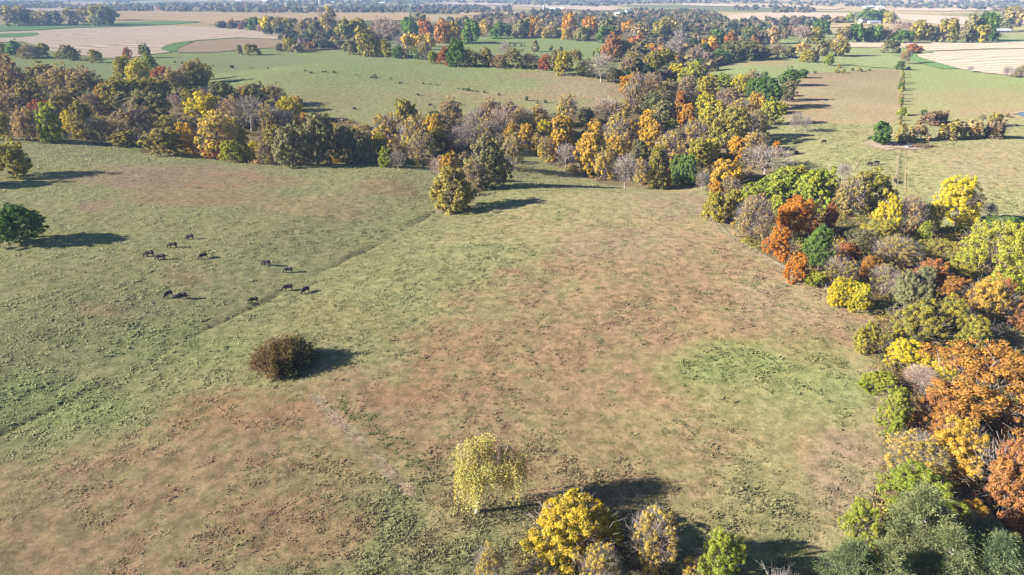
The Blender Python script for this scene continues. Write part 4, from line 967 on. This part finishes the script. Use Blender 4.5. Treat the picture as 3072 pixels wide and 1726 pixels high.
# ------------------------------------------------------------------ cattle
M_COW = simple('black_hide', (0.012, 0.011, 0.011), 0.75, 5, 0.3, 0.25)
M_WHITE = simple('white_hide', (0.62, 0.58, 0.52), 0.85, 5, 0.2)
def cow_mesh(name, neck):
    J = [(-0.25, 0, 1.05, .40), (-0.80, 0, 1.12, .32), (-1.02, 0, 1.16, .10), (-1.10, 0, 0.80, .035), (-1.08, 0, 0.45, .045), (0.30, 0, 1.03, .42), (0.68, 0, 1.10, .31)]
    E = [(0, 1), (1, 2), (2, 3), (3, 4), (0, 5), (5, 6)]
    prev = 6
    for q_ in neck: J.append(q_); E.append((prev, len(J) - 1)); prev = len(J) - 1
    hd = len(J) - 2
    for s in (-1, 1):
        x_, _, z_, _ = J[hd]; J.append((x_ - 0.02, s * 0.22, z_ + 0.06, .045)); E.append((hd, len(J) - 1))
    for s in (-1, 1):
        b = len(J); J += [(0.52, s * .20, .72, .14), (0.54, s * .20, .40, .075), (0.50, s * .20, .06, .065)]; E += [(5, b), (b, b + 1), (b + 1, b + 2)]
        b = len(J); J += [(-0.72, s * .21, .78, .19), (-0.66, s * .21, .58, .12), (-0.90, s * .20, .38, .07), (-0.84, s * .20, .06, .065)]; E += [(1, b), (b, b + 1), (b + 1, b + 2), (b + 2, b + 3)]
    me = bpy.data.meshes.new(name + '_skeleton'); me.from_pydata([j[:3] for j in J], E, [])
    o = bpy.data.objects.new(name, me); COL.objects.link(o)
    md = o.modifiers.new('skin', 'SKIN'); md.use_smooth_shade = True
    for k, j in enumerate(J):
        sv = me.skin_vertices[0].data[k]; sv.radius = (j[3], j[3]); sv.use_root = (k == 0)
    sb = o.modifiers.new('sub', 'SUBSURF'); sb.levels = 1; sb.render_levels = 1
    dg = bpy.context.evaluated_depsgraph_get()
    res = bpy.data.meshes.new_from_object(o.evaluated_get(dg)); res.name = name
    bpy.data.objects.remove(o); res.materials.clear(); res.materials.append(M_COW)
    zs = np.array([v.co.z for v in res.vertices]); dz = zs.min()
    for v in res.vertices: v.co.z -= dz
    return res
GRAZE = cow_mesh('cow_grazing', [(0.98, 0, .84, .20), (1.16, 0, .52, .16), (1.30, 0, .30, .13), (1.42, 0, .12, .085)])
STAND = cow_mesh('cow_standing', [(0.98, 0, 1.26, .20), (1.18, 0, 1.44, .16), (1.36, 0, 1.36, .13), (1.54, 0, 1.22, .09)])
STEP = cow_mesh('cow_head_low', [(1.0, 0, 1.02, .20), (1.24, 0, .92, .16), (1.42, 0, .78, .13), (1.56, 0, .62, .085)])
BLAZE = mesh_np('face_patch', *tube([(1.24, 0, .44), (1.33, 0, .36), (1.42, 0, .22), (1.46, 0, .12)], [.06, .10, .09, .05], 8), smooth=True)
BLAZE.materials.append(M_WHITE)
UDDER = mesh_np('belly_patch', *tube([(-0.55, 0, .66), (-0.3, 0, .62), (0.1, 0, .62), (0.3, 0, .68)], [.08, .17, .17, .06], 8), smooth=True); UDDER.materials.append(M_WHITE)
def cow(u, v, face, mesh, label, group, sc=1.0, white=None):
    p = ground_at(u, v); p[2] += float(fine_relief(np.array(p[0]), np.array(p[1]))) + 0.02
    o = link('cow', mesh); o.location = p; o.rotation_euler = (0, 0, math.radians(face)); o.scale = (sc,) * 3
    if white: link('white_face' if white is BLAZE else 'white_belly', white, o)
    return tag(o, label, 'cow', group)
G1 = 'black cattle grazing in the pasture'
for u, v, f, ms, lab, wh in [
    (570, 716, 184, GRAZE, 'black cow grazing at the top of the pasture herd', None), (519, 743, 186, GRAZE, 'black cow grazing second from the top of the pasture herd', None),
    (449, 769, 190, GRAZE, 'black cow grazing on the outer end of the close upper pair', None), (483, 779, 192, GRAZE, 'black cow grazing just below the outer cow of the upper pair', None),
    (611, 777, 222, GRAZE, 'black cow angled towards us, between the upper pair and the white-bellied cow', None), (801, 800, 176, GRAZE, 'black cow with a white belly patch grazing above the gully', UDDER),
    (866, 820, 190, GRAZE, 'black cow standing head down between the white-bellied cow and the gully', None), (864, 872, 200, GRAZE, 'black cow grazing on the gully edge, heading downhill', None),
    (917, 877, 236, GRAZE, 'black cow turned towards us on the gully edge', None), (761, 907, 198, GRAZE, 'white-faced black cow grazing above the mounded cedar', BLAZE),
    (506, 890, 245, GRAZE, 'black cow facing us, upper of the lower pair', None), (547, 897, 200, STEP, 'black cow walking head low, lower of the lower pair', None)]:
    cow(u, v, f, ms, lab, G1, 0.94 + 0.03 * (u % 5), wh)
G2 = 'black cattle on the grazing hill'
for k, (cx, cy, x0, lab) in enumerate([(230, 594, 1024, 'black cow outermost of the tight trio on the hill'), (253, 579, 1024, 'black cow highest of the tight trio on the hill'), (257, 595, 1024, 'black cow lowest of the tight trio on the hill'),
    (447, 636, 1024, 'black cow below the trio near the tan grass band'), (578, 725, 1024, 'black cow midway down the green hill above the belt'), (470, 767, 1024, 'black cow midway down the hill, above the yellow treetop'),
    (672, 802, 1024, 'black cow just above the bare treetops, beside the yellow tree'), (893, 795, 1024, 'black cow just above the pinkish bare treetops'), (2350, 558, 0, 'black cow among the dotted cedar bushes on the hill'),
    (100, 832, 1024, 'black cow low on the hill beside the belt edge'), (2400, 813, 0, 'black cow in the tree shadows at the hill foot')]):
    cow(x0 + cx * q, cy * q, [175, 190, 20, 170, 150, 185, 200, 165, 190, 10, 175][k], [GRAZE, STEP, GRAZE][k % 3], lab, G2)
G3 = 'black cattle by the stock tank'
for k, (u, v, f, lab) in enumerate([(2608, 499, 170, 'black cow of the open pair, the one farther from the tracks'), (2628, 495, 165, 'black cow of the open pair, the one nearer the tracks'), (2686, 548, 260, 'black cow alone on the wheel tracks above the gold tree'),
    (2684, 439, 200, 'black cow at the near edge of the dirt pad by the tank'), (2699, 434, 10, 'black cow drinking, first beside the tank'), (2709, 436, 350, 'black cow drinking, close against the tank rim'),
    (2610, 421, 180, 'black cow outermost in the shade of the round green tree'), (2626, 424, 20, 'black cow second in the shade of the round green tree'), (2640, 425, 190, 'black cow in the middle of the shade of the round tree'),
    (2652, 427, 160, 'white-faced cow in the shade of the round green tree'), (2664, 428, 340, 'black cow innermost in the shade, towards the dirt pad'), (2471, 431, 185, 'black cow alone on the green below the two bare trees'),
    (2364, 455, 160, 'black cow grazing beside the creek belt, close to its shade'), (2388, 465, 15, 'black cow in the shadow cast by the grey bare tree')]):
    cow(u, v, f, STAND if k in (7, 10) else GRAZE, lab, G3, 1.0, BLAZE if k == 9 else None)

# ------------------------------------------------------------------ stock tank, fences
M_TANK = simple('galvanised_steel', (0.30, 0.34, 0.36), 0.45, 4, 0.2, 0.5, 0.7); M_WOOD = simple('weathered_wood', (0.26, 0.22, 0.18), 0.9, 4)
p = ground_at(2724, 441.5); e = empty('stock_tank', p)
an = np.linspace(0, 2 * math.pi, 29)[:-1]
def lathe(prof):
    V = np.array([(r * math.cos(a), r * math.sin(a), z) for r, z in prof for a in an]); k = len(an)
    F_ = np.array([(i * k + j, i * k + (j + 1) % k, (i + 1) * k + (j + 1) % k, (i + 1) * k + j) for i in range(len(prof) - 1) for j in range(k)])
    return V, F_
me = mesh_np('tank_wall', *lathe([(1.45, -0.1), (1.45, 0.28), (1.48, 0.30), (1.45, 0.32), (1.45, 0.58), (1.50, 0.62), (1.44, 0.64), (1.40, 0.6), (1.40, 0.2)]), smooth=True); me.materials.append(M_TANK); link('tank_wall', me, e)
me = mesh_np('tank_water', *lathe([(1.41, 0.52), (0.01, 0.52)])); me.materials.append(M_WATER); link('water', me, e)
tag(e, 'round metal stock tank of dark water on the dirt pad', 'water tank')
POST = mesh_np('post', *tube([(0, 0, -0.3), (0, 0, 0.6), (0, 0, 1.35)], [0.07, 0.065, 0.06], 6)); POST.materials.append(M_WOOD)
def fence(uv, n_, label, wires=3):
    P = np.array([ground_at(u, v) for u, v in uv]); s = np.concatenate([[0], np.cumsum(np.hypot(*np.diff(P[:, :2], axis=0).T))]); t = np.linspace(0, s[-1], n_)
    x = np.interp(t, s, P[:, 0]); y = np.interp(t, s, P[:, 1]); z = height(x, y) + fine_relief(x, y)
    e = empty('wire_fence', (x[0], y[0], z[0]))
    for k in range(n_):
        o = link('post', POST, e); o.location = (x[k] - x[0], y[k] - y[0], z[k] - z[0])
    for h in np.linspace(0.5, 1.2, wires):
        me = mesh_np('wire', *tube(np.stack([x - x[0], y - y[0], z - z[0] + h], 1), np.full(n_, 0.012), 3)); me.materials.append(M_TANK); link('wire', me, e)
    return tag(e, label, 'fence')
fence([(2700, 205), (2699, 260), (2698, 320), (2696, 380)], 34, 'wire fence running through the hedgerow shrubs beside the brown pasture')
fence([(2696, 452), (2694, 480), (2692, 510), (2689, 545)], 16, 'wire fence beside the wheel tracks below the stock tank')
fence([(2330, 232), (2480, 222), (2600, 214), (2700, 206)], 36, 'wire fence along the top of the brown pasture')
fence([(2100, 625), (2150, 690), (2220, 742), (2320, 800), (2420, 838), (2500, 885)], 30, 'wire fence along the pasture edge of the hillside grove')
fence([(330, 185), (480, 164), (640, 160), (800, 162), (900, 160)], 40, 'wire fence between the stubble field and the grazing hill')

# ------------------------------------------------------------------ farm buildings
WALLM = {'white': simple('white_siding', (0.74, 0.74, 0.72), 0.7, 2, 0.1), 'grey': simple('grey_siding', (0.40, 0.42, 0.45), 0.7, 2, 0.2), 'red': simple('red_barn_boards', (0.22, 0.07, 0.06), 0.8, 2, 0.2)}
ROOFM = {'pale': simple('pale_metal_roof', (0.66, 0.68, 0.70), 0.4, 2, 0.1, 0.4), 'dark': simple('dark_shingles', (0.12, 0.11, 0.12), 0.85, 3, 0.25), 'blue': simple('blue_grey_roof', (0.30, 0.36, 0.46), 0.5, 2, 0.15)}
M_GLASS = simple('dark_window_glass', (0.03, 0.04, 0.05), 0.15, 3, 0.2, 0.5); M_DOOR = simple('painted_door', (0.32, 0.28, 0.25), 0.7, 3)
def box_np(x0, x1, y0, y1, z0, z1):
    V = np.array([(x, y, z) for z in (z0, z1) for y in (y0, y1) for x in (x0, x1)])
    return V, np.array([(0, 2, 3, 1), (4, 5, 7, 6), (0, 1, 5, 4), (2, 6, 7, 3), (0, 4, 6, 2), (1, 3, 7, 5)])
def building(u, v, wpx, hpx, wall, roof, label, cat='barn', rz=0.15, ratio=0.6, doors=1, wins=2):
    p = ground_at(u, v); dep = proj(*p)[2]; L_ = max(wpx * dep / FOC, 6.0); H = max(hpx * dep / FOC, 3.2); H = min(H, L_ * 0.75)
    D_ = L_ * ratio; wh = H * 0.58
    e = empty(cat.replace(' ', '_'), (p[0], p[1], p[2] - 0.1), rz); a, b = L_ / 2, D_ / 2
    V = np.array([(-a, -b, 0), (a, -b, 0), (a, b, 0), (-a, b, 0), (-a, -b, wh), (a, -b, wh), (a, b, wh), (-a, b, wh), (-a, 0, H), (a, 0, H)])
    me = bpy.data.meshes.new('wall'); me.from_pydata(V.tolist(), [], [(0, 1, 5, 4), (2, 3, 7, 6), (1, 2, 6, 9, 5), (3, 0, 4, 8, 7)]); me.materials.append(WALLM[wall]); link('wall', me, e)
    o_ = 0.4; t = 0.18; sl = (H - wh) / b; prof = [(-b - o_, wh - sl * o_ + 0.02), (0, H + 0.03), (b + o_, wh - sl * o_ + 0.02), (b + o_, wh - sl * o_ + 0.02 + t), (0, H + 0.03 + t), (-b - o_, wh - sl * o_ + 0.02 + t)]
    V = [(x, y, z) for x in (-a - o_, a + o_) for y, z in prof]
    me = bpy.data.meshes.new('roof'); me.from_pydata(V, [], [(k, k + 6, (k + 1) % 6 + 6, (k + 1) % 6) for k in range(6)] + [(0, 1, 4, 5), (1, 2, 3, 4), (6, 11, 10, 7), (7, 10, 9, 8)]); me.materials.append(ROOFM[roof]); link('roof', me, e)
    for k in range(doors):
        x = -a * 0.35 + k * a * 0.7; dw = min(L_ * 0.1, 2.0)
        me = mesh_np('door', *box_np(x - dw, x + dw, -b - 0.06, -b - 0.003, 0.05, wh * 0.8)); me.materials.append(M_DOOR); link('door', me, e)
    for k in range(wins):
        x = a * (0.35 + 0.4 * k) if k % 2 == 0 else a * -0.75
        me = mesh_np('window', *box_np(x - 0.6, x + 0.6, -b - 0.05, -b - 0.003, wh * 0.4, wh * 0.75)); me.materials.append(M_GLASS); link('window', me, e)
    return tag(e, label, cat, 'farm buildings in the far fields')
building(1650, 33, 30, 9, 'white', 'pale', 'long white barn beside the silo past the timber', 'barn', 0.1)
building(1682, 32, 22, 8, 'white', 'pale', 'shorter white shed at the end of the silo barn', 'shed', -0.2)
building(1856, 46, 22, 8, 'white', 'pale', 'low white shed next to the two-storey white house', 'shed', 0.1)
building(1884, 43, 20, 13, 'white', 'blue', 'white house with a blue-grey roof past the copper timber', 'house', 0.4, 0.8)
building(2606, 25, 28, 7, 'grey', 'pale', 'long pale-roofed barn, outer of the two hazy barns', 'barn', 0.05)
building(2640, 28, 22, 8, 'white', 'pale', 'pale-roofed barn beside the hazy long barn', 'barn', -0.1)
building(2588, 69, 22, 13, 'white', 'dark', 'white farmhouse under the big dark green trees', 'house', 0.3, 0.8)
building(2622, 71, 34, 8, 'white', 'blue', 'long low white shed beside the farmhouse', 'shed', 0.0, 0.4, 2)
building(2551, 66, 18, 8, 'grey', 'blue', 'small grey shed next to the lime green yard tree', 'shed', 0.1)
building(2509, 63, 20, 7, 'white', 'pale', 'white shed standing apart at the edge of the stubble', 'shed', -0.1)
building(2722, 78, 14, 11, 'red', 'dark', 'dark barn half hidden by pinkish bare trees', 'barn', 0.5)
building(2858, 87, 14, 9, 'white', 'pale', 'white shed hidden among the yard trees', 'shed', 0.6)
building(3006, 98, 42, 11, 'grey', 'pale', 'wide pale-roofed machine shed at the end of the farm trees', 'shed', 0.05, 0.5, 2)
building(997, 11, 14, 5, 'white', 'pale', 'white barn near the thin white tower', 'barn', 0.2)
building(1034, 11, 14, 5, 'white', 'dark', 'white house just past the barn by the tower', 'house', -0.2)
building(1146, 13, 16, 6, 'white', 'pale', 'white barn in the middle of the far wood line', 'barn', 0.1)
building(795, 7, 14, 5, 'white', 'pale', 'lone white barn above the far wood line', 'barn', 0.0)
building(672, 7, 14, 5, 'white', 'dark', 'outer white house of the far farmstead', 'house', 0.3)
building(716, 7, 16, 5, 'white', 'pale', 'inner white barn of the far farmstead', 'barn', 0.1)
building(327, 11, 12, 7, 'white', 'dark', 'small white house above the tan far field', 'house', 0.2, 0.8)
def silo(u, v, wpx, hpx, mat, label, cat):
    p = ground_at(u, v); dep = proj(*p)[2]; R = max(wpx * dep / FOC / 2, 1.5); H = hpx * dep / FOC
    e = empty(cat, (p[0], p[1], p[2] - 0.2))
    me = mesh_np('shell', *lathe([(R, 0), (R, H * 0.9)]), smooth=True); me.materials.append(mat); link('shell', me, e)
    me = mesh_np('cap', *lathe([(R * 1.03, H * 0.9), (R * 0.85, H * 0.96), (R * 0.4, H * 0.99), (0.02, H)]), smooth=True); me.materials.append(ROOFM['blue']); link('cap', me, e)
    tag(e, label, cat)
silo(1631, 34, 5, 18, WALLM['grey'], 'tall grey silo at the end of the white barn', 'silo')
silo(2465, 57, 4, 9, WALLM['red'], 'dark narrow silo standing in the stubble strip', 'silo')
silo(958, 14, 3, 14, WALLM['white'], 'thin white tower in front of the far farm buildings', 'silo')

# ------------------------------------------------------------------ haze
hb = mesh_np('haze', *box_np(-14000, 14000, -400, 13500, -40, 90))
hz = bpy.data.materials.new('hazy_air'); hz.use_nodes = True; n = hz.node_tree.nodes; n.clear()
pv = n.new('ShaderNodeVolumePrincipled'); pv.inputs['Color'].default_value = (0.42, 0.60, 1.0, 1); pv.inputs['Density'].default_value = 0.00011; pv.inputs['Anisotropy'].default_value = 0.0
oo = n.new('ShaderNodeOutputMaterial'); hz.node_tree.links.new(pv.outputs[0], oo.inputs['Volume'])
hb.materials.append(hz); tag(link('haze', hb), 'pale blue haze over the far fields', kind='stuff')
print('trees', len(TREES)); print('TRIS', sum(sum(len(p.vertices) - 2 for p in m.polygons) if len(m.polygons) < 2000 else len(m.polygons) * (len(m.polygons[0].vertices) - 2) for m in bpy.data.meshes if m.users))
